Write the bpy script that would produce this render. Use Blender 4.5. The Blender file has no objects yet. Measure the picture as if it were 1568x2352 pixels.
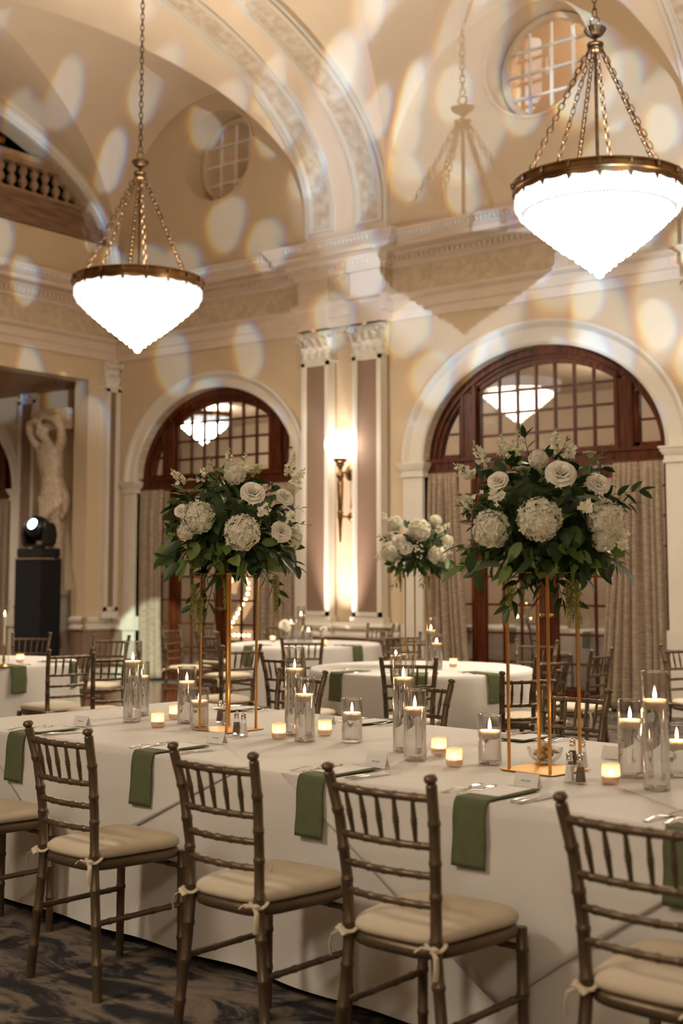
import bpy, math, random
from mathutils import Vector, Matrix
from mathutils.geometry import tessellate_polygon
S = bpy.context.scene
PI = math.pi
sin, cos, sqrt, rad = math.sin, math.cos, math.sqrt, math.radians
random.seed(11)

# ------------------------------------------------------------------ camera, world, exposure
F, CX, CY, H = 2930.0, 784.0, 1050.0, 1.46
PITCH = math.atan((1327 - CY) / F)
YAW = rad(52.5)
_f2 = Vector((-cos(YAW), sin(YAW), 0))
RT = Vector((sin(YAW), cos(YAW), 0))
FW = _f2 * cos(PITCH) + Vector((0, 0, sin(PITCH)))
UP = RT.cross(FW)
CAMP = Vector((0, 0, H))
cam = bpy.data.cameras.new('camera')
camo = bpy.data.objects.new('camera', cam)
S.collection.objects.link(camo)
camo.matrix_world = Matrix.Translation(CAMP) @ Matrix((RT, UP, -FW)).transposed().to_4x4()
cam.sensor_fit = 'VERTICAL'
cam.sensor_height = 36.0
cam.lens = F / 2352 * 36
cam.shift_y = -(1176 - CY) / 2352
cam.clip_start = 0.05
cam.clip_end = 200
cam.dof.use_dof = True
cam.dof.focus_distance = 5.6
cam.dof.aperture_fstop = 2.4
S.camera = camo

S.view_settings.view_transform = 'Standard'
S.view_settings.look = 'None'
S.view_settings.exposure = 0.33
S.view_settings.gamma = 1.0
cy = S.cycles
cy.use_denoising = True
cy.use_adaptive_sampling = True
cy.adaptive_threshold = 0.03
cy.max_bounces = 12
cy.diffuse_bounces = 4
cy.glossy_bounces = 4
cy.transmission_bounces = 10
cy.transparent_max_bounces = 24
cy.sample_clamp_indirect = 4.0
cy.sample_clamp_direct = 0.0
cy.caustics_reflective = False
cy.caustics_refractive = True
cy.blur_glossy = 1.0
w = bpy.data.worlds.new('world')
S.world = w
w.use_nodes = True
w.node_tree.nodes['Background'].inputs[0].default_value = (0.02, 0.022, 0.03, 1)
w.node_tree.nodes['Background'].inputs[1].default_value = 0.2

WARM = (1.0, 0.76, 0.5)


def light(name, kind, loc, energy, color, target=None, **kw):
    d = bpy.data.lights.new(name, kind)
    d.energy = energy
    d.color = color
    for k, v in kw.items():
        setattr(d, k, v)
    o = bpy.data.objects.new(name, d)
    o.location = loc
    if target is not None:
        o.rotation_euler = (Vector(target) - Vector(loc)).to_track_quat('-Z', 'Y').to_euler()
    S.collection.objects.link(o)
    return o


def gobo(lamp, scale, stretch, rot, size, soft, seed, base=0.0, shift=0.05, shutter=0.14):
    """projects soft, colour-fringed ovals, like the pattern wheel of a moving-head fixture"""
    d = lamp.data
    d.use_nodes = True
    nt = d.node_tree
    N, L = nt.nodes, nt.links
    em = N['Emission']
    tc = N.new('ShaderNodeTexCoord')
    sp = N.new('ShaderNodeSeparateXYZ')
    L.new(tc.outputs['Normal'], sp.inputs[0])
    dv = []
    for k in 'XY':
        m = N.new('ShaderNodeMath')
        m.operation = 'DIVIDE'
        L.new(sp.outputs[k], m.inputs[0])
        L.new(sp.outputs['Z'], m.inputs[1])
        dv.append(m)
    cb = N.new('ShaderNodeCombineXYZ')
    L.new(dv[0].outputs[0], cb.inputs[0])
    L.new(dv[1].outputs[0], cb.inputs[1])
    noise = N.new('ShaderNodeTexNoise')
    noise.inputs['Scale'].default_value = 7.0
    L.new(cb.outputs[0], noise.inputs['Vector'])
    nm = N.new('ShaderNodeVectorMath')
    nm.operation = 'MULTIPLY_ADD'
    L.new(noise.outputs['Color'], nm.inputs[0])
    nm.inputs[1].default_value = (0.05, 0.05, 0)
    L.new(cb.outputs[0], nm.inputs[2])
    comb = N.new('ShaderNodeCombineColor')
    for i, off in enumerate((-shift, 0, shift)):
        mp = N.new('ShaderNodeMapping')
        mp.inputs['Location'].default_value = (seed + off, seed * 0.7 + off * 1.2, 0)
        mp.inputs['Rotation'].default_value = (0, 0, rot)
        mp.inputs['Scale'].default_value = (scale, scale * stretch, 1)
        L.new(nm.outputs[0], mp.inputs[0])
        vo = N.new('ShaderNodeTexVoronoi')
        vo.voronoi_dimensions = '2D'
        vo.inputs['Scale'].default_value = 1.0
        vo.inputs['Randomness'].default_value = 0.85
        L.new(mp.outputs[0], vo.inputs['Vector'])
        mr = N.new('ShaderNodeMapRange')
        mr.interpolation_type = 'SMOOTHSTEP'
        mr.inputs['From Min'].default_value = size + soft
        mr.inputs['From Max'].default_value = size - soft
        mr.inputs['To Min'].default_value = base
        mr.inputs['To Max'].default_value = 1.0
        L.new(vo.outputs['Distance'], mr.inputs['Value'])
        L.new(mr.outputs[0], comb.inputs[i])
    sh = N.new('ShaderNodeMapRange')      # framing shutter: nothing below the upper wall is lit
    sh.interpolation_type = 'SMOOTHSTEP'
    sh.inputs['From Min'].default_value = shutter + 0.03
    sh.inputs['From Max'].default_value = shutter - 0.01
    L.new(dv[1].outputs[0], sh.inputs['Value'])
    L.new(sh.outputs[0], em.inputs['Strength'])
    L.new(comb.outputs[0], em.inputs['Color'])


# the two moving-head fixtures at the band stand behind the camera throw the ovals on vault and wall
SRC = (5.3, -1.0, 2.35)
g1 = light('gobo_spot', 'SPOT', SRC, 8200, (0.60, 0.78, 1.0), (-11.6, 13.0, 6.7), spot_size=rad(38), spot_blend=0.2, shadow_soft_size=0.02)
gobo(g1, 32.0, 0.55, 0.75, 0.30, 0.05, 3.1, shift=0.035, shutter=0.13)
g2 = light('gobo_spot', 'SPOT', SRC, 8600, (0.60, 0.77, 1.0), (-6.6, 13.0, 6.5), spot_size=rad(18), spot_blend=0.2, shadow_soft_size=0.02)
gobo(g2, 25.0, 0.50, 0.45, 0.47, 0.07, 7.7, base=0.18, shift=0.035, shutter=0.155)
# a third fixture washes the foot of the far curtain
g3 = light('wash_spot', 'SPOT', (-2.2, -1.2, 4.8), 14000, (0.80, 1.0, 0.80), (-13.35, 13.0, 0.45), spot_size=rad(4.6), spot_blend=0.3, shadow_soft_size=0.03)

# ------------------------------------------------------------------ pixel -> place
def ray(x, y):
    return FW * F + RT * (x - CX) + UP * (CY - y)
def atZ(x, y, z):
    d = ray(x, y); t = (z - H) / d.z
    return CAMP + d * t
def atY(x, y, Y):
    d = ray(x, y)
    return CAMP + d * (Y / d.y)
def atX(x, y, X):
    d = ray(x, y)
    return CAMP + d * (X / d.x)
def atD(x, y, dist):
    return CAMP + ray(x, y) * (dist / F)

# ------------------------------------------------------------------ materials
MATS = {}
def mat(name, base, rough=0.6, metal=0.0, **kw):
    m = bpy.data.materials.new(name)
    m.use_nodes = True
    nt = m.node_tree
    b = nt.nodes['Principled BSDF']
    b.inputs['Base Color'].default_value = (*base, 1)
    b.inputs['Roughness'].default_value = rough
    b.inputs['Metallic'].default_value = metal
    for k, v in kw.items():
        b.inputs[k.replace('_', ' ')].default_value = v
    MATS[name] = m
    return m

def mottled(name, c1, c2, scale, rough=0.6, metal=0.0, bump=0.0, stretch=(1, 1, 1), detail=4, lo=0.35, hi=0.65, bscale=None, **kw):
    m = mat(name, c1, rough, metal, **kw)
    nt = m.node_tree; N, L = nt.nodes, nt.links
    b = N['Principled BSDF']
    tc = N.new('ShaderNodeTexCoord')
    mp = N.new('ShaderNodeMapping'); mp.inputs['Scale'].default_value = stretch
    L.new(tc.outputs['Object'], mp.inputs[0])
    no = N.new('ShaderNodeTexNoise'); no.inputs['Scale'].default_value = scale; no.inputs['Detail'].default_value = detail
    L.new(mp.outputs[0], no.inputs['Vector'])
    cr = N.new('ShaderNodeValToRGB')
    cr.color_ramp.elements[0].position = lo; cr.color_ramp.elements[0].color = (*c1, 1)
    cr.color_ramp.elements[1].position = hi; cr.color_ramp.elements[1].color = (*c2, 1)
    L.new(no.outputs['Fac'], cr.inputs[0])
    L.new(cr.outputs[0], b.inputs['Base Color'])
    if bump:
        bn = N.new('ShaderNodeBump'); bn.inputs['Strength'].default_value = bump; bn.inputs['Distance'].default_value = 0.02
        src = no
        if bscale:
            src = N.new('ShaderNodeTexNoise'); src.inputs['Scale'].default_value = bscale; src.inputs['Detail'].default_value = 3
            L.new(mp.outputs[0], src.inputs['Vector'])
        L.new(src.outputs['Fac'], bn.inputs['Height'])
        L.new(bn.outputs[0], b.inputs['Normal'])
    return m

def emis(name, col, strength):
    m = bpy.data.materials.new(name); m.use_nodes = True
    nt = m.node_tree; nt.nodes.clear()
    o = nt.nodes.new('ShaderNodeOutputMaterial'); e = nt.nodes.new('ShaderNodeEmission')
    e.inputs[0].default_value = (*col, 1); e.inputs[1].default_value = strength
    nt.links.new(e.outputs[0], o.inputs[0])
    MATS[name] = m
    return m

def thin_glass(name, tint=(1, 1, 1), refl=1.0, bumpy=0.0, edge=3.2):
    """thin pane or vessel wall: clear, with Fresnel mirror reflections"""
    m = bpy.data.materials.new(name); m.use_nodes = True
    nt = m.node_tree; N, L = nt.nodes, nt.links; N.clear()
    o = N.new('ShaderNodeOutputMaterial'); mx = N.new('ShaderNodeMixShader')
    t = N.new('ShaderNodeBsdfTransparent'); t.inputs[0].default_value = (*tint, 1)
    g = N.new('ShaderNodeBsdfGlossy'); g.inputs['Roughness'].default_value = 0.0
    fr = N.new('ShaderNodeLayerWeight'); fr.inputs[0].default_value = 0.5
    pw = N.new('ShaderNodeMath'); pw.operation = 'POWER'; pw.inputs[1].default_value = edge
    ml = N.new('ShaderNodeMath'); ml.operation = 'MULTIPLY_ADD'; ml.inputs[1].default_value = 0.95; ml.inputs[2].default_value = 0.045 * refl; ml.use_clamp = True
    L.new(fr.outputs['Facing'], pw.inputs[0]); L.new(pw.outputs[0], ml.inputs[0]); L.new(ml.outputs[0], mx.inputs[0])
    L.new(t.outputs[0], mx.inputs[1]); L.new(g.outputs[0], mx.inputs[2]); L.new(mx.outputs[0], o.inputs[0])
    if bumpy:
        no = N.new('ShaderNodeTexNoise'); no.inputs['Scale'].default_value = bumpy
        bn = N.new('ShaderNodeBump'); bn.inputs['Strength'].default_value = 0.3
        L.new(no.outputs['Fac'], bn.inputs['Height']); L.new(bn.outputs[0], g.inputs['Normal'])
    MATS[name] = m
    return m

def soft(name, col, trans, rough=0.6, glassy=0.0, vary=0.0, col2=None):
    """cloth, wax, petal, leaf: diffuse plus light passing through"""
    m = bpy.data.materials.new(name); m.use_nodes = True
    nt = m.node_tree; N, L = nt.nodes, nt.links
    b = N['Principled BSDF']; b.inputs['Base Color'].default_value = (*col, 1); b.inputs['Roughness'].default_value = rough
    o = N['Material Output']
    tr = N.new('ShaderNodeBsdfTranslucent'); tr.inputs[0].default_value = (*col, 1)
    mx = N.new('ShaderNodeMixShader'); mx.inputs[0].default_value = trans
    L.new(b.outputs[0], mx.inputs[1]); L.new(tr.outputs[0], mx.inputs[2])
    last = mx
    if glassy:
        tp = N.new('ShaderNodeBsdfTransparent')
        m2 = N.new('ShaderNodeMixShader'); m2.inputs[0].default_value = glassy
        L.new(mx.outputs[0], m2.inputs[1]); L.new(tp.outputs[0], m2.inputs[2]); last = m2
    if col2:
        ge = N.new('ShaderNodeNewGeometry')
        rm = N.new('ShaderNodeMix'); rm.data_type = 'RGBA'
        rm.inputs[6].default_value = (*col, 1); rm.inputs[7].default_value = (*col2, 1)
        L.new(ge.outputs['Random Per Island'], rm.inputs[0])
        L.new(rm.outputs[2], b.inputs['Base Color']); L.new(rm.outputs[2], tr.inputs[0])
    L.new(last.outputs[0], o.inputs[0])
    MATS[name] = m
    return m

mottled('wall_paint', (0.61, 0.48, 0.32), (0.635, 0.505, 0.345), 1.5, 0.75)
mottled('vault_paint', (0.77, 0.63, 0.475), (0.80, 0.66, 0.505), 1.2, 0.8)
mottled('white_trim', (0.68, 0.63, 0.54), (0.72, 0.665, 0.575), 3.0, 0.5)
mottled('ornament', (0.70, 0.66, 0.58), (0.84, 0.80, 0.73), 26, 0.55, bump=0.5, lo=0.4, hi=0.6)
mottled('taupe_panel', (0.23, 0.15, 0.10), (0.26, 0.17, 0.118), 2.0, 0.7)
mottled('marble_panel', (0.50, 0.38, 0.27), (0.72, 0.64, 0.53), 9.0, 0.55, lo=0.3, hi=0.7)
mottled('cornice_paint', (0.69, 0.57, 0.45), (0.73, 0.61, 0.49), 3.0, 0.55)
mottled('frieze_panel', (0.52, 0.41, 0.28), (0.64, 0.53, 0.39), 11.0, 0.6, bump=0.3, lo=0.35, hi=0.65)
mottled('mahogany', (0.028, 0.007, 0.003), (0.15, 0.034, 0.009), 5.0, 0.36, stretch=(6, 6, 0.6), lo=0.3, hi=0.75)
mottled('brown_beam', (0.16, 0.085, 0.045), (0.26, 0.15, 0.085), 5.0, 0.6, stretch=(4, 0.6, 4))
mottled('stone_baluster', (0.33, 0.20, 0.12), (0.42, 0.27, 0.17), 14.0, 0.7)
mottled('plaster_figure', (0.60, 0.48, 0.34), (0.78, 0.66, 0.50), 16.0, 0.5, bump=0.25)
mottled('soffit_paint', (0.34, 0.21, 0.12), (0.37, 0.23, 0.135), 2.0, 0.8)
mottled('brass', (0.25, 0.14, 0.06), (0.36, 0.21, 0.09), 14.0, 0.3, 1.0)
mottled('dark_bronze', (0.10, 0.06, 0.035), (0.19, 0.12, 0.07), 20.0, 0.4, 1.0)
mottled('gold_metal', (0.72, 0.40, 0.13), (0.80, 0.47, 0.17), 8.0, 0.35, 1.0)
mottled('chair_paint', (0.115, 0.082, 0.050), (0.165, 0.12, 0.075), 6.0, 0.38, 0.5)
mottled('cushion_fabric', (0.62, 0.54, 0.41), (0.66, 0.58, 0.445), 5.0, 0.75, bump=0.05)
mottled('table_linen', (0.74, 0.72, 0.68), (0.78, 0.76, 0.72), 2.2, 0.8, bump=0.35, detail=3, bscale=1.6)
mottled('green_napkin', (0.10, 0.118, 0.055), (0.118, 0.136, 0.066), 30.0, 0.85)
mottled('silverware', (0.62, 0.58, 0.54), (0.72, 0.68, 0.64), 10.0, 0.22, 1.0)
mottled('paper_white', (0.80, 0.79, 0.78), (0.82, 0.81, 0.80), 20, 0.7)
mottled('card_ink', (0.25, 0.24, 0.23), (0.3, 0.29, 0.28), 20, 0.8)
mottled('black_plastic', (0.008, 0.008, 0.010), (0.014, 0.014, 0.017), 20, 0.35)
mottled('black_cloth', (0.004, 0.004, 0.005), (0.008, 0.008, 0.009), 20, 0.95)
mottled('porch_paint', (0.50, 0.40, 0.30), (0.56, 0.46, 0.35), 1.2, 0.8)
mottled('dark_leafage', (0.02, 0.035, 0.012), (0.05, 0.075, 0.02), 18, 0.8)
mottled('pepper_grains', (0.05, 0.035, 0.025), (0.22, 0.15, 0.10), 260, 0.9)
mottled('salt_grains', (0.80, 0.79, 0.77), (0.86, 0.85, 0.83), 200, 0.8)
mottled('cracker_crust', (0.50, 0.30, 0.15), (0.74, 0.52, 0.30), 40, 0.85)
mottled('dance_boards', (0.13, 0.05, 0.018), (0.24, 0.10, 0.04), 3.0, 0.16, stretch=(1, 9, 1))
mottled('orange_petals', (0.55, 0.12, 0.02), (0.7, 0.2, 0.03), 20, 0.7)
soft('curtain_cloth', (0.36, 0.27, 0.19), 0.0, 0.85)
soft('petal_white', (0.93, 0.89, 0.78), 0.25, 0.6, col2=(0.80, 0.78, 0.60))
soft('petal_rose', (0.94, 0.90, 0.80), 0.25, 0.55)
soft('bloom_green', (0.50, 0.58, 0.28), 0.25, 0.6, col2=(0.78, 0.80, 0.56))
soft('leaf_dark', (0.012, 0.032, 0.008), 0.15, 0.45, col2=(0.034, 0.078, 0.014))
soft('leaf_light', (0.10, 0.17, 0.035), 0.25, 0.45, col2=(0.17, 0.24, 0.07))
soft('tassel_green', (0.24, 0.24, 0.045), 0.3, 0.8, col2=(0.38, 0.36, 0.10))
m = mat('candle_wax', (0.99, 0.80, 0.68), 0.4)
_b = m.node_tree.nodes['Principled BSDF']; _b.inputs['Subsurface Weight'].default_value = 1.0; _b.inputs['Subsurface Radius'].default_value = (1.0, 0.85, 0.8); _b.inputs['Subsurface Scale'].default_value = 0.022
soft('votive_glass', (0.95, 0.80, 0.68), 0.75, 0.25, glassy=0.35)
emis('flame_glow', (1.0, 0.62, 0.28), 120.0)
emis('crystal_glow', (1.0, 0.85, 0.66), 29.0)
emis('crystal_pale', (1.0, 0.97, 0.93), 1.25)
emis('bowl_glow', (1.0, 0.85, 0.67), 42.0)
emis('bowl_pale', (1.0, 0.95, 0.88), 0.62)
emis('globe_glow', (1.0, 0.90, 0.78), 8.0)
emis('bulb_glow', (1.0, 0.62, 0.26), 22.0)
emis('lens_glow', (0.45, 0.85, 1.0), 14.0)
thin_glass('clear_glass', (0.985, 0.985, 0.985), 1.2)
thin_glass('vase_glass', (0.98, 0.98, 0.98), 2.2, edge=1.9)
thin_glass('window_glass', (0.80, 0.80, 0.80), 2.6)
m = mat('water', (1, 1, 1), 0.0)
m.node_tree.nodes['Principled BSDF'].inputs['Transmission Weight'].default_value = 1.0
m.node_tree.nodes['Principled BSDF'].inputs['IOR'].default_value = 1.36
m = mat('solid_glass', (1, 1, 1), 0.0)
m.node_tree.nodes['Principled BSDF'].inputs['Transmission Weight'].default_value = 1.0
m.node_tree.nodes['Principled BSDF'].inputs['IOR'].default_value = 1.5
m = mat('chrome', (0.75, 0.72, 0.68), 0.12, 1.0)

MATS['mahogany'].node_tree.nodes['Principled BSDF'].inputs['Specular IOR Level'].default_value = 0.25
# curtain: woven slub bands
def _curtain():
    m = MATS['curtain_cloth']; nt = m.node_tree; N, L = nt.nodes, nt.links
    b = N['Principled BSDF']; tc = N.new('ShaderNodeTexCoord')
    mp = N.new('ShaderNodeMapping'); mp.inputs['Scale'].default_value = (6, 6, 40)
    no = N.new('ShaderNodeTexNoise'); no.inputs['Scale'].default_value = 1.6; no.inputs['Detail'].default_value = 6
    cr = N.new('ShaderNodeValToRGB')
    cr.color_ramp.elements[0].position = 0.3; cr.color_ramp.elements[0].color = (0.235, 0.165, 0.11, 1)
    cr.color_ramp.elements[1].position = 0.7; cr.color_ramp.elements[1].color = (0.43, 0.34, 0.25, 1)
    L.new(tc.outputs['Object'], mp.inputs[0]); L.new(mp.outputs[0], no.inputs['Vector']); L.new(no.outputs['Fac'], cr.inputs[0]); L.new(cr.outputs[0], b.inputs['Base Color'])
_curtain()

def _carpet():
    m = mat('carpet', (0.2, 0.17, 0.14), 0.95); nt = m.node_tree; N, L = nt.nodes, nt.links
    b = N['Principled BSDF']; tc = N.new('ShaderNodeTexCoord')
    mp = N.new('ShaderNodeMapping'); mp.inputs['Scale'].default_value = (1.3, 2.6, 1); mp.inputs['Rotation'].default_value = (0, 0, 0.5)
    n1 = N.new('ShaderNodeTexNoise'); n1.inputs['Scale'].default_value = 2.1; n1.inputs['Detail'].default_value = 9; n1.inputs['Roughness'].default_value = 0.62; n1.inputs['Distortion'].default_value = 1.3
    cr = N.new('ShaderNodeValToRGB'); e = cr.color_ramp.elements
    e[0].position = 0.42; e[0].color = (0.016, 0.015, 0.018, 1); e[1].position = 0.62; e[1].color = (0.22, 0.175, 0.135, 1)
    x = e.new(0.46); x.color = (0.05, 0.045, 0.046, 1); x = e.new(0.52); x.color = (0.155, 0.125, 0.10, 1)
    n2 = N.new('ShaderNodeTexNoise'); n2.inputs['Scale'].default_value = 140
    bn = N.new('ShaderNodeBump'); bn.inputs['Strength'].default_value = 0.5; bn.inputs['Distance'].default_value = 0.004
    L.new(tc.outputs['Object'], mp.inputs[0]); L.new(mp.outputs[0], n1.inputs['Vector']); L.new(n1.outputs['Fac'], cr.inputs[0]); L.new(cr.outputs[0], b.inputs['Base Color'])
    L.new(tc.outputs['Object'], n2.inputs['Vector']); L.new(n2.outputs['Fac'], bn.inputs['Height']); L.new(bn.outputs[0], b.inputs['Normal'])
_carpet()

# ------------------------------------------------------------------ mesh builder
class MB:
    def __init__(s):
        s.v = []; s.f = []
    def add(s, vs, fs, M=None):
        n = len(s.v)
        s.v.extend([tuple(M @ Vector(p)) for p in vs] if M is not None else [tuple(p) for p in vs])
        s.f.extend([tuple(i + n for i in q) for q in fs])
        return s
    def box(s, x0, x1, y0, y1, z0, z1, M=None):
        vs = [(x, y, z) for z in (z0, z1) for y in (y0, y1) for x in (x0, x1)]
        return s.add(vs, [(0, 2, 3, 1), (4, 5, 7, 6), (0, 1, 5, 4), (2, 6, 7, 3), (0, 4, 6, 2), (1, 3, 7, 5)], M)
    def grid(s, fn, nu, nv, cu=False, cv=False, M=None, flip=False):
        vs = [fn(i / nu, j / nv) for j in range(nv + (0 if cv else 1)) for i in range(nu + (0 if cu else 1))]
        W = nu + (0 if cu else 1); Hh = nv + (0 if cv else 1)
        fs = []
        for j in range(nv):
            for i in range(nu):
                a = j * W + i; b = j * W + (i + 1) % W
                c = ((j + 1) % Hh) * W + (i + 1) % W; d = ((j + 1) % Hh) * W + i
                fs.append((a, d, c, b) if flip else (a, b, c, d))
        return s.add(vs, fs, M)
    def lathe(s, prof, n=24, c=(0, 0, 0), M=None, caps=True, sx=1, sy=1):
        vs = [(c[0] + r * sx * cos(2 * PI * i / n), c[1] + r * sy * sin(2 * PI * i / n), c[2] + z) for r, z in prof for i in range(n)]
        fs = []
        for j in range(len(prof) - 1):
            for i in range(n):
                a = j * n + i; b = j * n + (i + 1) % n
                fs.append((a, b, b + n, a + n))
        if caps:
            if prof[0][0] > 1e-5: fs.append(tuple(reversed(range(n))))
            if prof[-1][0] > 1e-5: fs.append(tuple(range((len(prof) - 1) * n, len(prof) * n)))
        return s.add(vs, fs, M)
    def tube(s, pts, r, n=8, closed=False, M=None, caps=True, flat=1.0):
        pts = [Vector(p) for p in pts]; m = len(pts)
        rs = r if isinstance(r, (list, tuple)) else [r] * m
        vs = []; prev = None
        for i, p in enumerate(pts):
            if closed: t = pts[(i + 1) % m] - pts[i - 1]
            else: t = pts[min(i + 1, m - 1)] - pts[max(i - 1, 0)]
            t.normalize()
            if prev is None:
                a = Vector((0, 0, 1)) if abs(t.z) < 0.9 else Vector((1, 0, 0))
                u = a.cross(t).normalized()
            else:
                u = (prev - t * prev.dot(t)).normalized()
            prev = u; v_ = t.cross(u)
            for k in range(n):
                a = 2 * PI * k / n
                vs.append(p + u * (rs[i] * cos(a)) + v_ * (rs[i] * flat * sin(a)))
        fs = []
        for i in range(m if closed else m - 1):
            j = (i + 1) % m
            for k in range(n):
                l = (k + 1) % n
                fs.append((i * n + k, i * n + l, j * n + l, j * n + k))
        if caps and not closed:
            fs.append(tuple(reversed(range(n)))); fs.append(tuple(range((m - 1) * n, m * n)))
        return s.add(vs, fs, M)
    def strip(s, secs, closed=False, loop=False, caps=False):
        """joins successive cross-sections (lists of points)"""
        n = len(secs[0]); vs = [p for q in secs for p in q]; fs = []; m = len(secs)
        for i in range(m if closed else m - 1):
            j = (i + 1) % m
            for k in range(n if loop else n - 1):
                l = (k + 1) % n
                fs.append((i * n + k, i * n + l, j * n + l, j * n + k))
        if caps and loop:
            fs.append(tuple(reversed(range(n)))); fs.append(tuple(range((m - 1) * n, m * n)))
        return s.add(vs, fs)
    def poly(s, loops, place, t):
        """flat slab with holes: loops of 2-D points, place(u, v, depth) -> point, thickness t"""
        flat = [p for l in loops for p in l]
        tris = tessellate_polygon([[Vector((p[0], p[1], 0)) for p in l] for l in loops])
        n = len(flat)
        vs = [place(u, v, 0) for u, v in flat] + [place(u, v, t) for u, v in flat]
        fs = [tuple(q) for q in tris] + [tuple(i + n for i in reversed(q)) for q in tris]
        o = 0
        for l in loops:
            k = len(l)
            for i in range(k):
                a = o + i; b = o + (i + 1) % k
                fs.append((a, b, b + n, a + n))
            o += k
        return s.add(vs, fs)
    def obj(s, name, mt, parent=None, smooth=40, fix=True):
        me = bpy.data.meshes.new(name)
        me.from_pydata(s.v, [], s.f)
        me.materials.append(MATS[mt] if isinstance(mt, str) else mt)
        if fix:
            import bmesh
            b = bmesh.new(); b.from_mesh(me)
            bmesh.ops.recalc_face_normals(b, faces=b.faces)
            b.to_mesh(me); b.free()
        if smooth:
            me.polygons.foreach_set('use_smooth', [True] * len(me.polygons))
            me.set_sharp_from_angle(angle=rad(smooth))
        me.update()
        o = bpy.data.objects.new(name, me)
        S.collection.objects.link(o)
        if parent is not None: o.parent = parent
        return o

def tag(o, label=None, cat=None, group=None, kind=None):
    if label: o['label'] = label
    if cat: o['category'] = cat
    if group: o['group'] = group
    if kind: o['kind'] = kind
    return o
def struct(o, label=None):
    o['kind'] = 'structure'
    if label: o['label'] = label
    return o
def thing(name, label, cat, loc=(0, 0, 0), rz=0.0, group=None, kind=None):
    o = bpy.data.objects.new(name, None); S.collection.objects.link(o)
    o.location = loc; o.rotation_euler = (0, 0, rz); o.empty_display_size = 0.05
    return tag(o, label, cat, group, kind)
def dup(root, loc=None, rz=None, label=None, group=None, scale=None):
    r = root.copy(); S.collection.objects.link(r)
    if loc is not None: r.location = loc
    if rz is not None: r.rotation_euler = (0, 0, rz)
    if scale: r.scale = (scale,) * 3 if not isinstance(scale, tuple) else scale
    if label: r['label'] = label
    if group: r['group'] = group
    for ch in list(root.children):
        c = ch.copy(); S.collection.objects.link(c); c.parent = r
        for g in ch.children:
            d = g.copy(); S.collection.objects.link(d); d.parent = c
    return r
def RZ(a): return Matrix.Rotation(a, 4, 'Z')
def T(x, y, z): return Matrix.Translation((x, y, z))
def lerp(a, b, t): return a + (b - a) * t
# ------------------------------------------------------------------ the room
WY = 13.0           # window wall
LX = -14.25         # left wall
VC, VA, VZ, VB = 8.8, 4.2, 6.25, 2.15      # vault: axis y, half span, springing, rise
CT = 5.82           # top of the cornice
BAYS = [(-14.25, -10.51), (-9.24, -5.16), (-3.89, 0.19), (1.46, 5.54)]
RIBS = [(-10.51, -9.24), (-5.16, -3.89), (0.19, 1.46)]
# floor
MB().box(-20.5, 7, -7, 19.2, -0.1, 0.0).obj('floor', 'carpet', smooth=0)
struct(bpy.data.objects['floor'], 'dark patterned carpet')

def ell(cx, rx, cz, rz, a0=0.0, a1=PI, n=40):
    return [(cx + rx * cos(lerp(a0, a1, i / n)), cz + rz * sin(lerp(a0, a1, i / n))) for i in range(n + 1)]
SPR = 2.87
ARCH = {'alcove': (-18.1, 1.50, 1.25, 0.24), 'left': (-12.23, 1.52, 1.25, 0.22), 'right': (-7.12, 1.57, 1.28, 0.29)}
outline = [(-20.5, 0)]
for k in ('alcove', 'left', 'right'):
    cx, rx, rz, _ = ARCH[k]
    outline += [(cx - rx, 0)] + list(reversed(ell(cx, rx, SPR, rz))) + [(cx + rx, 0)]
outline += [(7, 0), (7, 9.2), (-20.5, 9.2)]
OCULI = [(-12.20, 7.47, 0.67), (-7.07, 7.60, 0.70)]
holes = [[(cx + r * cos(2 * PI * i / 48), cz + r * sin(2 * PI * i / 48)) for i in range(48)] for cx, cz, r in OCULI]
struct(MB().poly([outline] + holes, lambda u, v, d: (u, WY + d, v), 0.45).obj('wall_front', 'wall_paint', smooth=30), 'cream plaster window wall')

# left wall: open below to the alcove, arched opening above to the balcony
lo = [(-7, 0), (4.2, 0), (4.2, 4.36), (12.47, 4.36), (12.47, 0), (13.0, 0), (13.0, 9.2), (-7, 9.2)]
arc = [(y, z) for y, z in ell(8.8, 4.03, 6.1, 2.0, rad(9.6), PI - rad(9.6), 40)]
struct(MB().poly([lo, arc], lambda u, v, d: (LX - d, u, v), 0.30).obj('wall_left', 'wall_paint', smooth=30), 'cream plaster end wall with arched balcony opening')
b = MB()
secs = []
for i in range(61):
    a = lerp(rad(1), PI - rad(1), i / 60)
    secs.append([(LX + d, 8.8 + (4.03 + w_) * cos(a), 6.1 + (2.0 + w_) * sin(a)) for w_, d in ((0, -.02), (0, .05), (.03, .07), (.07, .05), (.11, .09), (.15, .09), (.15, -.02))])
b.strip(secs)
struct(b.obj('trim_arch_balcony', 'white_trim'), 'white moulding around the balcony arch')
# alcove
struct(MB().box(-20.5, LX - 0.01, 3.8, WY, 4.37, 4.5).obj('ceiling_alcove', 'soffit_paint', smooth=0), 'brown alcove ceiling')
struct(MB().box(-20.7, -20.5, -7, 13.4, 0, 9.2).obj('wall_alcove', 'wall_paint', smooth=0))
struct(MB().box(-20.5, LX - 0.3, 3.6, 3.8, 0, 9.2).obj('wall_alcove_side', 'wall_paint', smooth=0))
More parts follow.
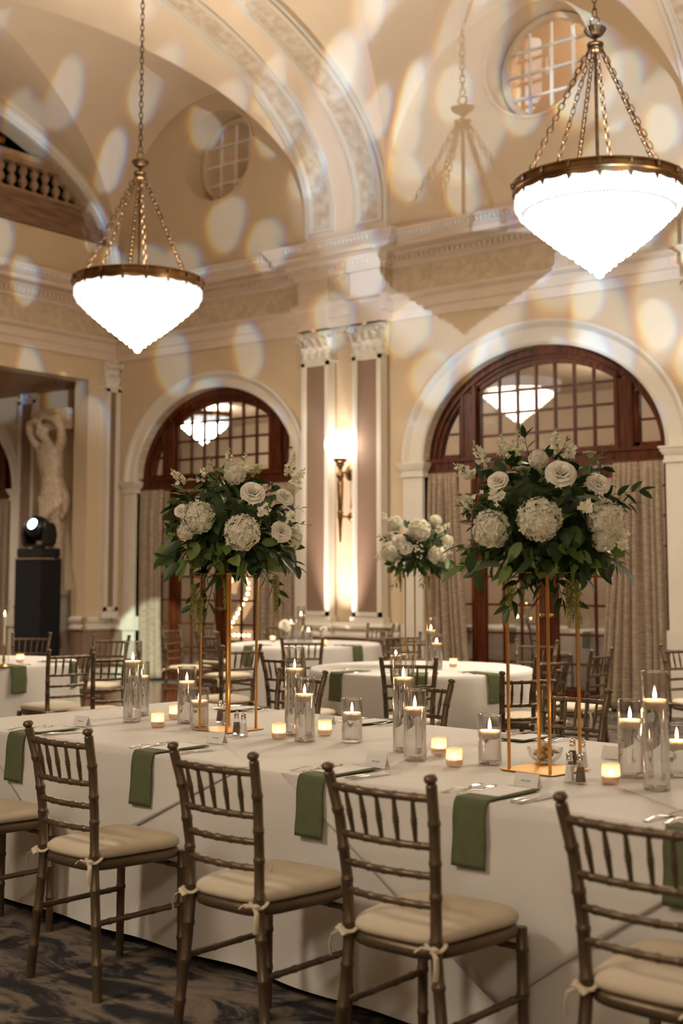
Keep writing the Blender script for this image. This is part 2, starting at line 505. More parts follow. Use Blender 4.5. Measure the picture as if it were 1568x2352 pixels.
# side of the room behind the camera
struct(MB().box(7, 7.2, -7, 19.2, 0, 9.2).obj('wall_right', 'wall_paint', smooth=0))
struct(MB().box(-14.5, 7.2, -7.2, -7, 0, 9.2).obj('wall_back', 'wall_paint', smooth=0))
struct(MB().box(-14.5, 7.2, -7, 4.6, 5.6, 5.8).obj('ceiling_rear', 'vault_paint', smooth=0), 'flat cream ceiling')
struct(MB().box(-14.5, 7.2, 4.4, 4.6, 5.6, 9.2).obj('wall_lunette', 'wall_paint', smooth=0))

def P(m):   # height over the relative distance m from the vault axis
    return VZ + VB * sqrt(max(0, 1 - m * m))
vb = MB()
NK = 28
def kk(t):  # cosine spacing for the steep ends
    return -cos(PI * t)
for x0, x1 in BAYS:
    xc = (x0 + x1) / 2; hw = (x1 - x0) / 2
    for sy in (1, -1):
        vb.grid(lambda u, v: (xc + hw * kk(u), VC + sy * (VA - v * VA * (1 - abs(kk(u)))), P(kk(u))), 2 * NK, 10)
    for sx in (1, -1):
        vb.grid(lambda u, v: (xc + sx * lerp(hw * abs(kk(u)), hw, v), VC + VA * kk(u), P(kk(u))), 2 * NK, 6)
    # stilted feet of the webs
for x0, x1 in RIBS:
    vb.grid(lambda u, v: (lerp(x0, x1, v), VC + VA * kk(u), P(kk(u))), 2 * NK, 2)
struct(vb.obj('ceiling', 'vault_paint', smooth=50), 'cream groin vault')
# ribs between the bays: two marbled panels framed in white
def ribpt(t, off):   # t 0..1 from the cornice up and over; off = distance below the surface
    STL = VZ - CT
    if t < 0: return (VC + VA - off, CT + 0.0)
    L1 = 0.12
    if t < L1: return (VC + VA - off, lerp(CT, VZ, t / L1))
    a = (t - L1) / (1 - 2 * L1) * PI
    if t > 1 - L1: return (VC - VA + off, lerp(VZ, CT, (t - 1 + L1) / L1))
    return (VC + (VA - off) * cos(a), VZ + (VB - off) * sin(a))
def ribband(mb, xa, xb, off, t0, t1, n=70, thick=0.02):
    secs = []
    for i in range(n + 1):
        t = lerp(t0, t1, i / n)
        y0, z0 = ribpt(t, 0.0); y1, z1 = ribpt(t, off)
        secs.append([(xa, y0, z0), (xa, y1, z1), (xb, y1, z1), (xb, y0, z0)])
    mb.strip(secs, loop=True, caps=True)
for ri, (x0, x1) in enumerate(RIBS):
    mb = MB(); ribband(mb, x0, x1, 0.05, 0, 1)
    struct(mb.obj('trim_rib', 'vault_paint', smooth=50), 'cream transverse rib of the vault')
    mb = MB(); pn = MB()
    for xa, xb in ((x0 + 0.03, x0 + 0.46), (x1 - 0.46, x1 - 0.03)):
        for p, q, o in ((xa, xa + 0.05, 0.085), (xa + 0.05, xa + 0.075, 0.07), (xb - 0.075, xb - 0.05, 0.07), (xb - 0.05, xb, 0.085)):
            ribband(mb, p, q, o, 0.05, 0.95)
        ribband(mb, xa + .002, xb - .002, 0.080, 0.0505, 0.060, 2); ribband(mb, xa + .002, xb - .002, 0.080, 0.94, 0.9495, 2)
        ribband(pn, xa + 0.07, xb - 0.07, 0.062, 0.055, 0.945)
    ribband(mb, x0 - 0.03, x0 + 0.012, 0.07, 0, 1); ribband(mb, x1 - 0.012, x1 + 0.03, 0.07, 0, 1)
    struct(mb.obj('trim_rib_frame', 'white_trim', smooth=50), 'white mouldings of the rib')
    struct(pn.obj('trim_rib_panel', 'marble_panel', smooth=50), 'mottled panels of the rib')
# lunette edge mouldings on the window wall
for x0, x1 in BAYS[:3]:
    xc = (x0 + x1) / 2; hw = (x1 - x0) / 2
    secs = []
    for i in range(49):
        a = PI * i / 48
        secs.append([(xc + (hw - w_) * cos(a), WY - d, VZ + (VB - w_) * sin(a)) for w_, d in ((0, 0), (0, .05), (.07, .05), (.09, .03), (.09, 0))])
    pass
# walls between cornice and springing over left wall are part of the walls; small sprinkler in the rib
sp = MB(); sp.lathe([(0.0, 0.0), (0.035, 0.0), (0.035, -0.015), (0.014, -0.02), (0.014, -0.05), (0.0, -0.05)], 12)
o = sp.obj('sprinkler_head', 'dark_bronze'); p_ = atX(609, 104, -9.87); o.location = (-9.87, p_.y, p_.z + 0.05)
o.rotation_euler = (rad(30), 0, 0)
tag(o, 'small dark sprinkler head on the cream rib of the vault', 'sprinkler')

# ---- mouldings run along a plan path
def offs(path, d):
    out = []
    for i, p in enumerate(path):
        p = Vector(p)
        a = Vector(path[i]) - Vector(path[i - 1]) if i else None
        c = Vector(path[i + 1]) - Vector(path[i]) if i < len(path) - 1 else None
        if a is None: a = c
        if c is None: c = a
        na = Vector((a.y, -a.x)).normalized(); nc = Vector((c.y, -c.x)).normalized()
        n = (na + nc)
        n = n / max(0.2, n.dot(na))
        out.append(p + n * d)
    return out
def run(mb, prof, path):
    """prof: (projection into the room, z); the room lies to the right of the path"""
    cols = [offs(path, d) for d, z in prof]
    secs = [[(cols[j][i].x, cols[j][i].y, prof[j][1]) for j in range(len(prof))] for i in range(len(path))]
    mb.strip(secs)
PP = []   # window wall path from the corner to the right; breaks forward over the pilaster pairs
def breaks(pairs, x0, x1, fwd):
    path = [(x0, WY)]
    for a, c in pairs:
        path += [(a, WY), (a, WY - fwd), (c, WY - fwd), (c, WY)]
    path.append((x1, WY))
    return path
PAIRS = [(-10.56, -9.19), (-5.21, -3.84), (0.14, 1.51)]
arch_prof = [(0, 4.68), (.03, 4.68), (.03, 4.80), (.05, 4.81), (.05, 4.93), (.07, 4.94), (.10, 4.97), (.10, 5.00), (0.04, 5.02)]
frieze = [(0.04, 5.02), (0.04, 5.34)]
corn_prof = [(0.04, 5.34), (.07, 5.36), (.07, 5.40), (.10, 5.41), (.10, 5.48), (.13, 5.50), (.15, 5.53), (.24, 5.55), (.27, 5.56), (.27, 5.62), (.30, 5.64), (.33, 5.69), (.36, 5.73), (.36, 5.76), (0, 5.82)]
pw = breaks(PAIRS, LX, 7, 0.14)
# the end wall runs from the rear towards the corner
pl = [(LX, -6.9), (LX, WY)]
path_all = [(LX, 4.6), (LX, 12.52), (LX + 0.05, 12.52), (LX + 0.05, 12.93), (LX, 12.93), (LX, WY)]
def both(prof, name, mt, lab):
    mb = MB()
    run(mb, prof, [(LX, 4.6)] + pw)
    return struct(mb.obj(name, mt, smooth=25), lab)
both(arch_prof, 'trim_architrave', 'cornice_paint', 'white stepped architrave below the frieze')
both(frieze, 'trim_frieze', 'frieze_panel', 'mottled frieze band')
both(corn_prof, 'trim_cornice', 'cornice_paint', 'white cornice running around the hall')
# dentils and the enriched edge
mb = MB()
pth = [(LX, 4.6)] + pw
for i in range(len(pth) - 1):
    a = Vector(pth[i]); c = Vector(pth[i + 1]); L_ = (c - a).length; dr = (c - a) / L_
    n = Vector((dr.y, -dr.x))
    k = int(L_ / 0.075)
    for j in range(k):
        p = a + dr * ((j + 0.5) * L_ / k)
        if (p - Vector((0, 0))).length > 26: continue
        Mx = Matrix.Translation((p.x, p.y, 0)) @ RZ(math.atan2(dr.y, dr.x))
        mb.box(-0.022, 0.022, -0.135, -0.05, 5.425, 5.475, Mx)
struct(mb.obj('trim_dentil', 'cornice_paint', smooth=0), 'row of small dentils under the cornice')
mb = MB()
for i in range(len(pth) - 1):
    a = Vector(pth[i]); c = Vector(pth[i + 1]); L_ = (c - a).length; dr = (c - a) / L_
    k = int(L_ / 0.06)
    for j in range(k):
        p = a + dr * ((j + 0.5) * L_ / k)
        Mx = Matrix.Translation((p.x, p.y, 5.69)) @ RZ(math.atan2(dr.y, dr.x)) @ T(0, -0.335, 0)
        mb.lathe([(0.0, -0.03), (0.022, -0.01), (0.02, 0.015), (0.0, 0.03)], 5, M=Mx, caps=False)
struct(mb.obj('trim_leaf_edge', 'ornament', smooth=60), 'small leaf ornament on the cornice edge')

# dado, chair rail, between the openings
segs = [(-20.5, -18.1 - 1.74, 0), (-16.36, LX - 0.3, 1), (-14.25, -14.0, 1), (-10.49, -9.06, 2), (-5.26, 7, 3)]
rail = [(0, .70), (.03, .70), (.05, .72), (.05, .75), (.02, .77), (.02, .80), (.05, .82), (.06, .86), (.04, .89), (0, .90)]
base = [(0.03, 0), (0.03, .12), (.02, .14), (0, .15)]
mr, md, mbb = MB(), MB(), MB()
def railrun(path):
    run(mr, rail, path)
    run(md, [(0.008, .0), (0.008, .70)], path)
    run(mbb, base, path)
railrun([(-16.36, WY), (-14.55, WY)])
railrun([(LX, 12.47), (LX, WY), (-14.0, WY)])
railrun([(LX - 0.3, 12.47), (LX, 12.47)])
railrun([(-10.49, WY), (-10.49, WY - .16), (-10.04, WY - .16), (-10.04, WY - .10), (-9.68, WY - .10), (-9.68, WY - .16), (-9.22, WY - .16), (-9.22, WY), (-9.06, WY)])
railrun([(-5.26, WY), (-5.18, WY), (-5.18, WY - .16), (-3.86, WY - .16), (-3.86, WY), (7, WY)])
struct(mr.obj('trim_chair_rail', 'white_trim', smooth=25), 'white chair rail')
struct(md.obj('trim_dado', 'taupe_panel', smooth=0), 'brown painted dado')
struct(mbb.obj('baseboard_front', 'white_trim', smooth=25))

# ---- pilasters
def capital(mb, w, M, s=1.0):
    """corinthian capital, width w, base at z=4.30, top 4.68"""
    z0, z1 = 4.28, 4.66
    mb.box(-w / 2, w / 2, -0.10, 0.05, z0, z1, M)
    mb.box(-w / 2 - 0.02, w / 2 + 0.02, -0.12, 0.05, z0 - .02, z0 + .015, M)
    # abacus with concave front
    n = 8
    secs = []
    for z in (z1 - 0.02, z1 + 0.02):
        secs.append([(lerp(-w / 2 - .07, w / 2 + .07, i / n), -0.17 + 0.05 * sin(PI * i / n), z) for i in range(n + 1)] + [(w / 2 + .05, 0.05, z), (-w / 2 - .05, 0.05, z)])
    mb.strip(secs, loop=True, caps=True, closed=False)
    def lf(x, z, h, wd, out, yaw=0.0):
        Mx = M @ T(x, -0.10, z) @ RZ(yaw)
        def fn(u, v):
            ww = wd * (0.6 + 0.7 * sin(PI * min(1, v * 0.9))) * (1 - 0.35 * v) * (1 + 0.18 * sin(v * 22))
            cy_ = -out * (v ** 2.2); zz = h * (sin(v * 1.75) / sin(1.35))
            return ((u - .5) * ww, cy_ - 0.02 * (1 - abs(2 * u - 1)) - 0.003, zz)
        mb.grid(fn, 4, 9, M=Mx)
    k = 4 if w > 0.35 else 3
    for i in range(k):
        lf(lerp(-w / 2 + .05, w / 2 - .05, i / (k - 1)), z0 + .01, .15, .10, .07)
    for i in range(k - 1):
        lf(lerp(-w / 2 + .05, w / 2 - .05, (i + .5) / (k - 1)), z0 + .09, .18, .10, .09)
    lf(-w / 2, z0 + .09, .18, .08, .09, -0.7); lf(w / 2, z0 + .09, .18, .08, .09, 0.7)
    for sx in (-1, 1):   # volutes
        pts = []
        for i in range(18):
            a = i / 17 * 3.6 * PI * 0.5; r = .055 * (1 - i / 22)
            pts.append((sx * (w / 2 - .0 + .02 * 0 + r * cos(a) - .01), -0.15 - 0.01 * i / 17, z1 - .075 + r * sin(a)))
        mb.tube(pts, .014, 5, M=M)
        pts = [(sx * (w / 2 - .06), -0.12, z1 - .16), (sx * (w / 2 - .03), -0.13, z1 - .09), (sx * (w / 2 + .02), -0.15, z1 - .03)]
        mb.tube(pts, .016, 5, M=M)
    mb.lathe([(0, -.03), (.03, -.02), (.035, 0), (.03, .02), (0, .03)], 8, (0, -.16, z1), M)
def pilaster(name, cx, cyy, w, M, lab, zt=4.26):
    r = struct(thing(name, None, None)); r['label'] = lab
    d = 0.10
    b_ = MB(); b_.box(-w / 2, w / 2, -d, 0.02, .97, zt, M)
    b_.box(-w / 2 - .03, w / 2 + .03, -d - .03, 0.02, .88, .97, M); b_.box(-w / 2 - .045, w / 2 + .045, -d - .045, 0.02, .87, .90, M)
    b_.obj('shaft', 'white_trim', r, smooth=0)
    f_ = MB(); t = 0.055; y0, y1 = -d - 0.025, -d
    f_.box(-w / 2, -w / 2 + t, y0, y1, .98, zt, M); f_.box(w / 2 - t, w / 2, y0, y1, .98, zt, M)
    f_.box(-w / 2, w / 2, y0, y1, .98, .98 + t, M); f_.box(-w / 2, w / 2, y0, y1, zt - t, zt, M)
    t2 = t + 0.02
    f_.box(-w / 2 + t, -w / 2 + t2, y0 + .01, y1, .98 + t, zt - t, M); f_.box(w / 2 - t2, w / 2 - t, y0 + .01, y1, .98 + t, zt - t, M)
    f_.obj('frame', 'white_trim', r, smooth=0)
    MB().box(-w / 2 + t2, w / 2 - t2, y1 - .004, y1 + .01, .98 + t, zt - t, M).obj('panel', 'taupe_panel', r, smooth=0)
    c_ = MB(); capital(c_, w, M); c_.obj('capital', 'ornament', r, smooth=50)
    return r
pilaster('trim_pilaster', 0, 0, .45, T(-10.28, WY - .05, 0), 'white fluted-capital pilaster left of the wall sconce')
pilaster('trim_pilaster', 0, 0, .45, T(-9.45, WY - .05, 0), 'white pilaster right of the wall sconce')
pilaster('trim_pilaster', 0, 0, .45, T(-4.93, WY - .05, 0), 'white pilaster beyond the right window')
pilaster('trim_pilaster', 0, 0, .40, T(-16.20, WY + 0.02, 0), 'white pilaster beside the carved figure')
pilaster('trim_pilaster', 0, 0, .26, T(LX, 12.86, 0) @ RZ(PI / 2), 'narrow pilaster at the corner of the hall')
# entablature blocks that step back between the paired pilasters
mb = MB()
for a, c in PAIRS:
    mb.box(a + .02, c - .02, WY - .06, WY, 4.64, 5.02)
    for xx in (a + .02, c - .50):
        mb.box(xx, xx + .48, WY - .20, WY - .12, 4.68, 5.36)
        mb.box(xx - .02, xx + .50, WY - .24, WY - .12, 4.96, 5.02)
        mb.box(xx - .03, xx + .51, WY - .26, WY - .12, 5.34, 5.50)
        mb.box(xx - .05, xx + .53, WY - .45, WY - .12, 5.55, 5.60)
struct(mb.obj('trim_entablature_block', 'cornice_paint', smooth=0), 'white entablature blocks over the pilaster pair')

# ---- arch surrounds
for k, (cx, rx, rz, W_) in ARCH.items():
    r = struct(thing('trim_arch_surround', None, None)); r['label'] = 'white moulded surround of the %s arch' % k
    secs = []
    pr = [(0, -.12), (0, .04), (.03, .055), (.04, .04), (W_ - .09, .045), (W_ - .06, .075), (W_ - .03, .09), (W_, .085), (W_, -.02)]
    for i in range(61):
        a = PI * i / 60
        secs.append([(cx + (rx + w_) * cos(a), WY - d, SPR + (rz + w_) * sin(a)) for w_, d in pr])
    MB().strip(secs).obj('archivolt', 'white_trim', r, smooth=35)
    j = MB()
    for s_ in (-1, 1):
        xa, xb = sorted((cx + s_ * rx, cx + s_ * (rx + W_)))
        j.box(xa, xb, WY - .05, WY + .12, 0, SPR - .18)
        for z0, z1, e in ((SPR - .18, SPR - .15, .025), (SPR - .15, SPR - .09, .012), (SPR - .09, SPR - .06, .03), (SPR - .06, SPR - .025, .045), (SPR - .025, SPR, .06)):
            j.box(xa - e, xb + e, WY - .05 - e, WY + .12, z0, z1)
        j.box(xa - .02, xb + .02, WY - .08, WY + .1, .70, .90); j.box(xa - .01, xb + .01, WY - .07, WY + .1, 0, .15)
    j.obj('jamb', 'white_trim', r, smooth=0)

# unseen lamps added to brighten the alcove; a sensor on its ceiling
for i, (x, y) in enumerate(((-16.6, 9.6), (-16.6, 7.0), (-18.6, 10.4))):
    light('alcove_fill', 'SPOT', (x, y, 4.34), 330, (1, .86, .68), (x, y, 0), spot_size=rad(150), spot_blend=1.0, shadow_soft_size=.08)
    o = MB().lathe([(0, 0), (.09, 0), (.10, -.012), (.085, -.015), (0, -.005)], 20).obj('added_lamp_%s' % 'abc'[i], 'white_trim'); o.name = 'added_lamp'; o.location = (x, y, 4.372)
    tag(o, ('unseen lamp added to brighten the alcove, nearest the carved figure', 'unseen lamp added to brighten the alcove, nearer the viewer', 'unseen lamp added to brighten the alcove, deepest in it')[i], 'recessed lamp')
p_ = atZ(132, 878, 4.36); o = MB().lathe([(0, 0), (.035, 0), (.03, -.03), (0, -.04)], 14).obj('ceiling_sensor', 'black_plastic'); o.location = (p_.x, p_.y, 4.372)
tag(o, 'small black sensor on the brown alcove ceiling', 'sensor')
# ------------------------------------------------------------------ round windows
for i, (cx, cz, r) in enumerate(OCULI):
    w_ = struct(thing('window_%d' % (i + 1), None, None)); w_['label'] = 'round window with white lattice above the %s arch' % ('left', 'right')[i]
    b_ = MB()
    secs = []
    for k in range(49):
        a = 2 * PI * k / 48
        secs.append([(cx + q * cos(a), WY + d, cz + q * sin(a)) for q, d in ((r + .03, -.001), (r + .03, -.02), (r - .01, -.02), (r - .01, .38), (r - .03, .38), (r - .03, .34), (r - .10, .34), (r - .11, .37), (r - .11, .42))])
    b_.strip(secs)
    b_.obj('window_frame', 'wall_paint', w_, smooth=40)
    g_ = MB(); R_ = r - .11; st = 2 * R_ / 4
    for k in (-1, 0, 1):
        h_ = sqrt(R_ * R_ - (k * st) ** 2)
        g_.box(cx + k * st - .016, cx + k * st + .016, WY + .37, WY + .405, cz - h_, cz + h_)
    for k in (-1, 0, 1):
        h_ = sqrt(R_ * R_ - (k * st * 1.0) ** 2)
        g_.box(cx - h_, cx + h_, WY + .368, WY + .402, cz + k * st - .016, cz + k * st + .016)
    g_.obj('muntin', 'white_trim', w_, smooth=0)
    p_ = MB(); p_.lathe([(0, 0), (R_ + .02, 0)], 40, M=T(cx, WY + .39, cz) @ Matrix.Rotation(PI / 2, 4, 'X'), caps=False)
    p_.obj('pane', 'clear_glass', w_, smooth=0)
    l_ = MB()   # plastered light shaft behind the window
    l_.box(cx - 1.3, cx + 1.3, 14.7, 14.8, cz - 1.3, cz + 1.3)
    l_.box(cx - 1.3, cx - 1.2, 13.45, 14.7, cz - 1.3, cz + 1.3); l_.box(cx + 1.2, cx + 1.3, 13.45, 14.7, cz - 1.3, cz + 1.3)
    l_.box(cx - 1.3, cx + 1.3, 13.45, 14.7, cz - 1.4, cz - 1.3); l_.box(cx - 1.3, cx + 1.3, 13.45, 14.7, cz + 1.3, cz + 1.4)
    l_.obj('light_shaft', 'vault_paint', w_, smooth=0)
    L_ = light('shaft_fill', 'POINT', (cx + .7, 14.2, cz + .9), 6 + 16 * i, (1, .82, .64), shadow_soft_size=.12)  # unseen lamp added to brighten the space behind the panes

# ------------------------------------------------------------------ arched french windows
def arch_window(n, key, lab):
    cx, rx, rz, _ = ARCH[key]
    W = struct(thing('window_%d' % n, None, None)); W['label'] = lab
    y0, y1 = WY + .16, WY + .26
    fr = MB()
    # curved head: outer band following the arch
    def band(ra, rza, rb, rzb, ya, yb, mb, a0=0, a1=PI, n_=44):
        secs = []
        for i in range(n_ + 1):
            a = lerp(a0, a1, i / n_)
            secs.append([(cx + q * cos(a), yy, SPR + z_ * sin(a)) for q, z_, yy in ((ra, rza, ya), (rb, rzb, ya), (rb, rzb, yb), (ra, rza, yb))])
        mb.strip(secs, loop=True, caps=True)
    band(rx + .01, rz + .01, rx - .09, rz - .09, y0 - .05, y1, fr)
    band(rx - .09, rz - .09, rx - .13, rz - .13, y0 - .01, y1, fr)
    # transom beam
    fr.box(cx - rx, cx + rx, y0 - .09, y1 + .02, 2.76, 2.86); fr.box(cx - rx, cx + rx, y0 - .12, y1, 2.86, 2.90); fr.box(cx - rx, cx + rx, y0 - .11, y1, 2.72, 2.76)
    fr.box(cx - rx, cx - rx + .07, y0, y1, 0, 2.8); fr.box(cx + rx - .07, cx + rx, y0, y1, 0, 2.8)
    HWp = 0.93
    def arch_h(x, inset):   # height of the inset arch at x
        q = (x - cx) / (rx - inset)
        return SPR + (rz - inset) * sqrt(max(0, 1 - q * q))
    for s_ in (-1, 1):     # thick posts between the middle light and the side lights
        a, c = sorted((cx + s_ * HWp, cx + s_ * (HWp + .17)))
        top = min(arch_h(a, .1), arch_h(c, .1)) + .03
        fr.box(a, c, y0 - .03, y1, 2.86, top)
        fr.box(a - .02, a + .02, y0 - .045, y1, 2.86, arch_h(a, .1)); fr.box(c - .02, c + .02, y0 - .045, y1, 2.86, arch_h(c, .1))
    fr.obj('window_frame', 'mahogany', W, smooth=30)
    mu = MB(); pane = MB()
    yb = y0 + .03
    # middle light: seven columns, four rows under the curved head
    x0_, x1_ = cx - HWp + .06, cx + HWp - .06
    mu.box(x0_ - .05, x0_, yb - .01, yb + .05, 2.9, arch_h(x0_, .16)); mu.box(x1_, x1_ + .05, yb - .01, yb + .05, 2.9, arch_h(x1_, .16))
    mu.box(x0_, x1_, yb - .01, yb + .05, 2.9, 2.95)
    for i in range(1, 7):
        x = lerp(x0_, x1_, i / 7); mu.box(x - .015, x + .015, yb, yb + .04, 2.92, arch_h(x, .16))
    for z in (3.16, 3.42, 3.68):
        mu.box(x0_, x1_, yb + .002, yb + .038, z - .015, z + .015)
    a_ = math.acos(min(1, HWp / (rx - .15)))
    band(rx - .13, rz - .13, rx - .19, rz - .19, yb - .01, yb + .05, mu, a_, PI - a_)
    n_ = 24
    pane.add([(x0_ - .04, yb + .02, 2.88), (x1_ + .04, yb + .02, 2.88)] + [(lerp(x1_ + .04, x0_ - .04, i / n_), yb + .02, arch_h(lerp(x1_ + .04, x0_ - .04, i / n_), .13)) for i in range(n_ + 1)], [tuple(range(n_ + 3))])
    # side lights
    for s_ in (-1, 1):
        xa = cx + s_ * (HWp + .19); xb = cx + s_ * (rx - .13)
        mu.box(min(xa, xa + s_ * .06), max(xa, xa + s_ * .06), yb - .01, yb + .05, 2.9, arch_h(xa + s_ * .06, .12))
        mu.box(min(xa, xb), max(xa, xb), yb - .01, yb + .05, 2.88, 2.96); mu.box(min(xa, xb), max(xa, xb), yb, yb + .04, 3.20, 3.225)
        mu.add([(xa, yb + .02, 2.88), (xb, yb + .02, 2.88), (xb, yb + .02, arch_h(xb, .12)), (xa, yb + .02, arch_h(xa, .12))], [])
        pts = [(xa, yb + .02, 2.88), (xb, yb + .02, 2.88)] + [(lerp(xb, xa, i / 8), yb + .02, arch_h(lerp(xb, xa, i / 8), .12)) for i in range(9)]
        pane.add(pts, [tuple(range(len(pts)))])
    mu.obj('muntin', 'mahogany', W, smooth=0)
    pane.obj('pane', 'window_glass', W, smooth=0, fix=False)
    # french doors, two leaves with a narrow fixed light each side
    for li, (xa, xb) in enumerate(((cx - .95, cx), (cx, cx + .95))):
        dmb = MB(); pm = MB()
        dmb.box(xa, xa + .12, y0 + .02, y1 - .02, .02, 2.7); dmb.box(xb - .12, xb, y0 + .02, y1 - .02, .02, 2.7)
        dmb.box(xa + .12, xb - .12, y0 + .02, y1 - .02, .02, .20); dmb.box(xa + .12, xb - .12, y0 + .02, y1 - .02, 2.58, 2.7)
        if li == 0: dmb.box(xb - .03, xb + .03, y0, y1, .02, 2.7)
        D = dmb.obj('door_leaf', 'mahogany', W, smooth=0)
        mm = MB()
        for i in (1, 2):
            x = lerp(xa + .12, xb - .12, i / 3); mm.box(x - .014, x + .014, y0 + .035, y1 - .035, .20, 2.58)
        for i in range(1, 8):
            z = lerp(.15, 2.60, i / 7.4); mm.box(xa + .12, xb - .12, y0 + .037, y1 - .037, z - .014, z + .014)
        mm.obj('muntin', 'mahogany', D, smooth=0)
        pm.add([(xa + .1, y0 + .05, .18), (xb - .1, y0 + .05, .18), (xb - .1, y0 + .05, 2.6), (xa + .1, y0 + .05, 2.6)], [(0, 1, 2, 3)]).obj('pane', 'window_glass', D, smooth=0, fix=False)
        hx = (xb - .06) if li == 0 else (xa + .06)
        h_ = MB(); h_.lathe([(0, 0), (.025, 0), (.025, .01), (.01, .015), (.01, .05), (.028, .06), (.028, .08), (0, .09)], 10, M=T(hx, y0 + .02, 1.02) @ Matrix.Rotation(PI / 2, 4, 'X'))
        h_.obj('handle', 'brass', D)
    sd = MB(); sp_ = MB()
    for s_ in (-1, 1):
        a, c = sorted((cx + s_ * .95, cx + s_ * (rx - .05)))
        sd.box(a, a + .06, y0, y1, 0, 2.72); sd.box(c - .06, c, y0, y1, 0, 2.72)
        sd.box(a + .06, c - .06, y0 + .02, y1 - .02, 0, .20)
        xm = (a + c) / 2; sd.box(xm - .011, xm + .011, y0 + .03, y1 - .03, .2, 2.7)
        for i in range(1, 8):
            z = lerp(.15, 2.60, i / 7.4); sd.box(a + .06, c - .06, y0 + .032, y1 - .032, z - .011, z + .011)
        sp_.add([(a + .05, y0 + .05, .18), (c - .05, y0 + .05, .18), (c - .05, y0 + .05, 2.7), (a + .05, y0 + .05, 2.7)], [(0, 1, 2, 3)])
    sd.obj('side_light', 'mahogany', W, smooth=0); sp_.obj('pane', 'window_glass', W, smooth=0, fix=False)
    return W
arch_window(3, 'left', 'left arched mahogany window with french doors')
arch_window(4, 'right', 'right arched mahogany window with french doors')
arch_window(5, 'alcove', 'arched mahogany window in the alcove at far left')

# ------------------------------------------------------------------ curtains
def curtain(x0t, x1t, x0b, x1b, lab, seed, folds=9):
    rg = random.Random(seed)
    ph = [rg.uniform(-1.5, 1.5) for _ in range(8)]
    def fn(u, v):
        z = lerp(2.73, .03, v)
        t = min(1.0, v * 6)
        amp = lerp(.012, .045, t) * (1 + .35 * sin(5 * u + ph[0]))
        uu = u + .045 * sin(7 * u + 1.2 * v + ph[1]) + .02 * sin(17 * u + ph[2])
        k = lerp(folds * 1.0, folds * 0.95, v)
        y = amp * sin(2 * PI * k * uu + ph[3]) + .5 * amp * sin(2 * PI * k * .5 * uu + ph[4] * 4)
        x = lerp(lerp(x0t, x1t, u), lerp(x0b, x1b, u), v ** 1.3) + .010 * cos(2 * PI * k * uu + ph[3])
        return (x, WY + .045 + y * 1.0, z)
    m_ = MB(); m_.grid(fn, folds * 12, 26)
    # pinched heading
    h_ = MB()
    o = m_.obj('curtain', 'curtain_cloth', smooth=80, fix=False)
    sol = o.modifiers.new('thick', 'SOLIDIFY'); sol.thickness = .006; sol.offset = 0
    tag(o, lab, 'curtain', 'drapes at the arched windows')
    return o
curtain(-13.75, -13.28, -13.75, -13.22, 'beige slub drape at the left edge of the left arched window', 1, 6)
curtain(-11.36, -10.74, -11.44, -10.74, 'beige slub drape at the right edge of the left arched window', 2, 7)
curtain(-8.68, -8.27, -8.68, -8.08, 'beige slub drape at the left edge of the right arched window', 3, 6)
curtain(-6.20, -5.63, -6.42, -5.58, 'beige slub drape at the right edge of the right arched window', 4, 8)
curtain(-17.45, -16.62, -17.45, -16.62, 'beige slub drape in the alcove window at far left', 5, 8)
for nm, key in (('left', 'left'), ('right', 'right'), ('alcove', 'alcove')):
    cx, rx, rz, _ = ARCH[key]
    o = MB().tube([(cx - rx + .02, WY + .06, 2.745), (cx + rx - .02, WY + .06, 2.745)], .013, 8).obj('curtain_rod', 'dark_bronze')
    tag(o, {'left': 'dark curtain rod across the left arched window', 'right': 'dark curtain rod across the right arched window', 'alcove': 'dark curtain rod across the alcove window at far left'}[nm], 'curtain rod')

# ------------------------------------------------------------------ porch behind the windows
struct(MB().box(-20.5, -2.5, 18.6, 18.8, 0, 4.6).obj('wall_porch', 'porch_paint', smooth=0), 'tan porch wall behind the windows')
struct(MB().box(-20.5, -2.5, 13.45, 18.8, 4.45, 4.6).obj('ceiling_porch', 'porch_paint', smooth=0))
struct(MB().box(-20.7, -20.5, 13.45, 18.8, 0, 4.6).obj('wall_porch_side', 'porch_paint', smooth=0))
struct(MB().box(-2.6, -2.4, 13.45, 18.8, 0, 4.6).obj('wall_porch_end', 'porch_paint', smooth=0))
for i, (x, lab) in enumerate(((-9.0, 'glowing white globe lamp on the porch wall, seen through the right doors'), (-13.6, 'glowing white globe lamp on the porch wall behind the left window'))):
    r = thing('wall_lamp', lab, 'lamp', (x, 18.45, 1.95))
    MB().lathe([(0, -.09), (.055, -.08), (.09, -.03), (.10, .02), (.08, .07), (.04, .10), (0, .105)], 16).obj('lamp_shade', 'globe_glow', r)
    k_ = MB(); k_.tube([(0, 0, -.09), (0, 0, -.16), (0, .13, -.16)], .012, 8); k_.lathe([(0, 0), (.05, 0), (.05, .02), (0, .02)], 14, M=T(0, .15, -.16) @ Matrix.Rotation(PI / 2, 4, 'X')); k_.obj('bracket', 'brass', r)
# unseen point lights added to light the porch
for x in (-15.5, -11.5, -7.5):
    light('porch_fill', 'POINT', (x, 16.4, 3.9), 80, (1, .82, .62), shadow_soft_size=.2)

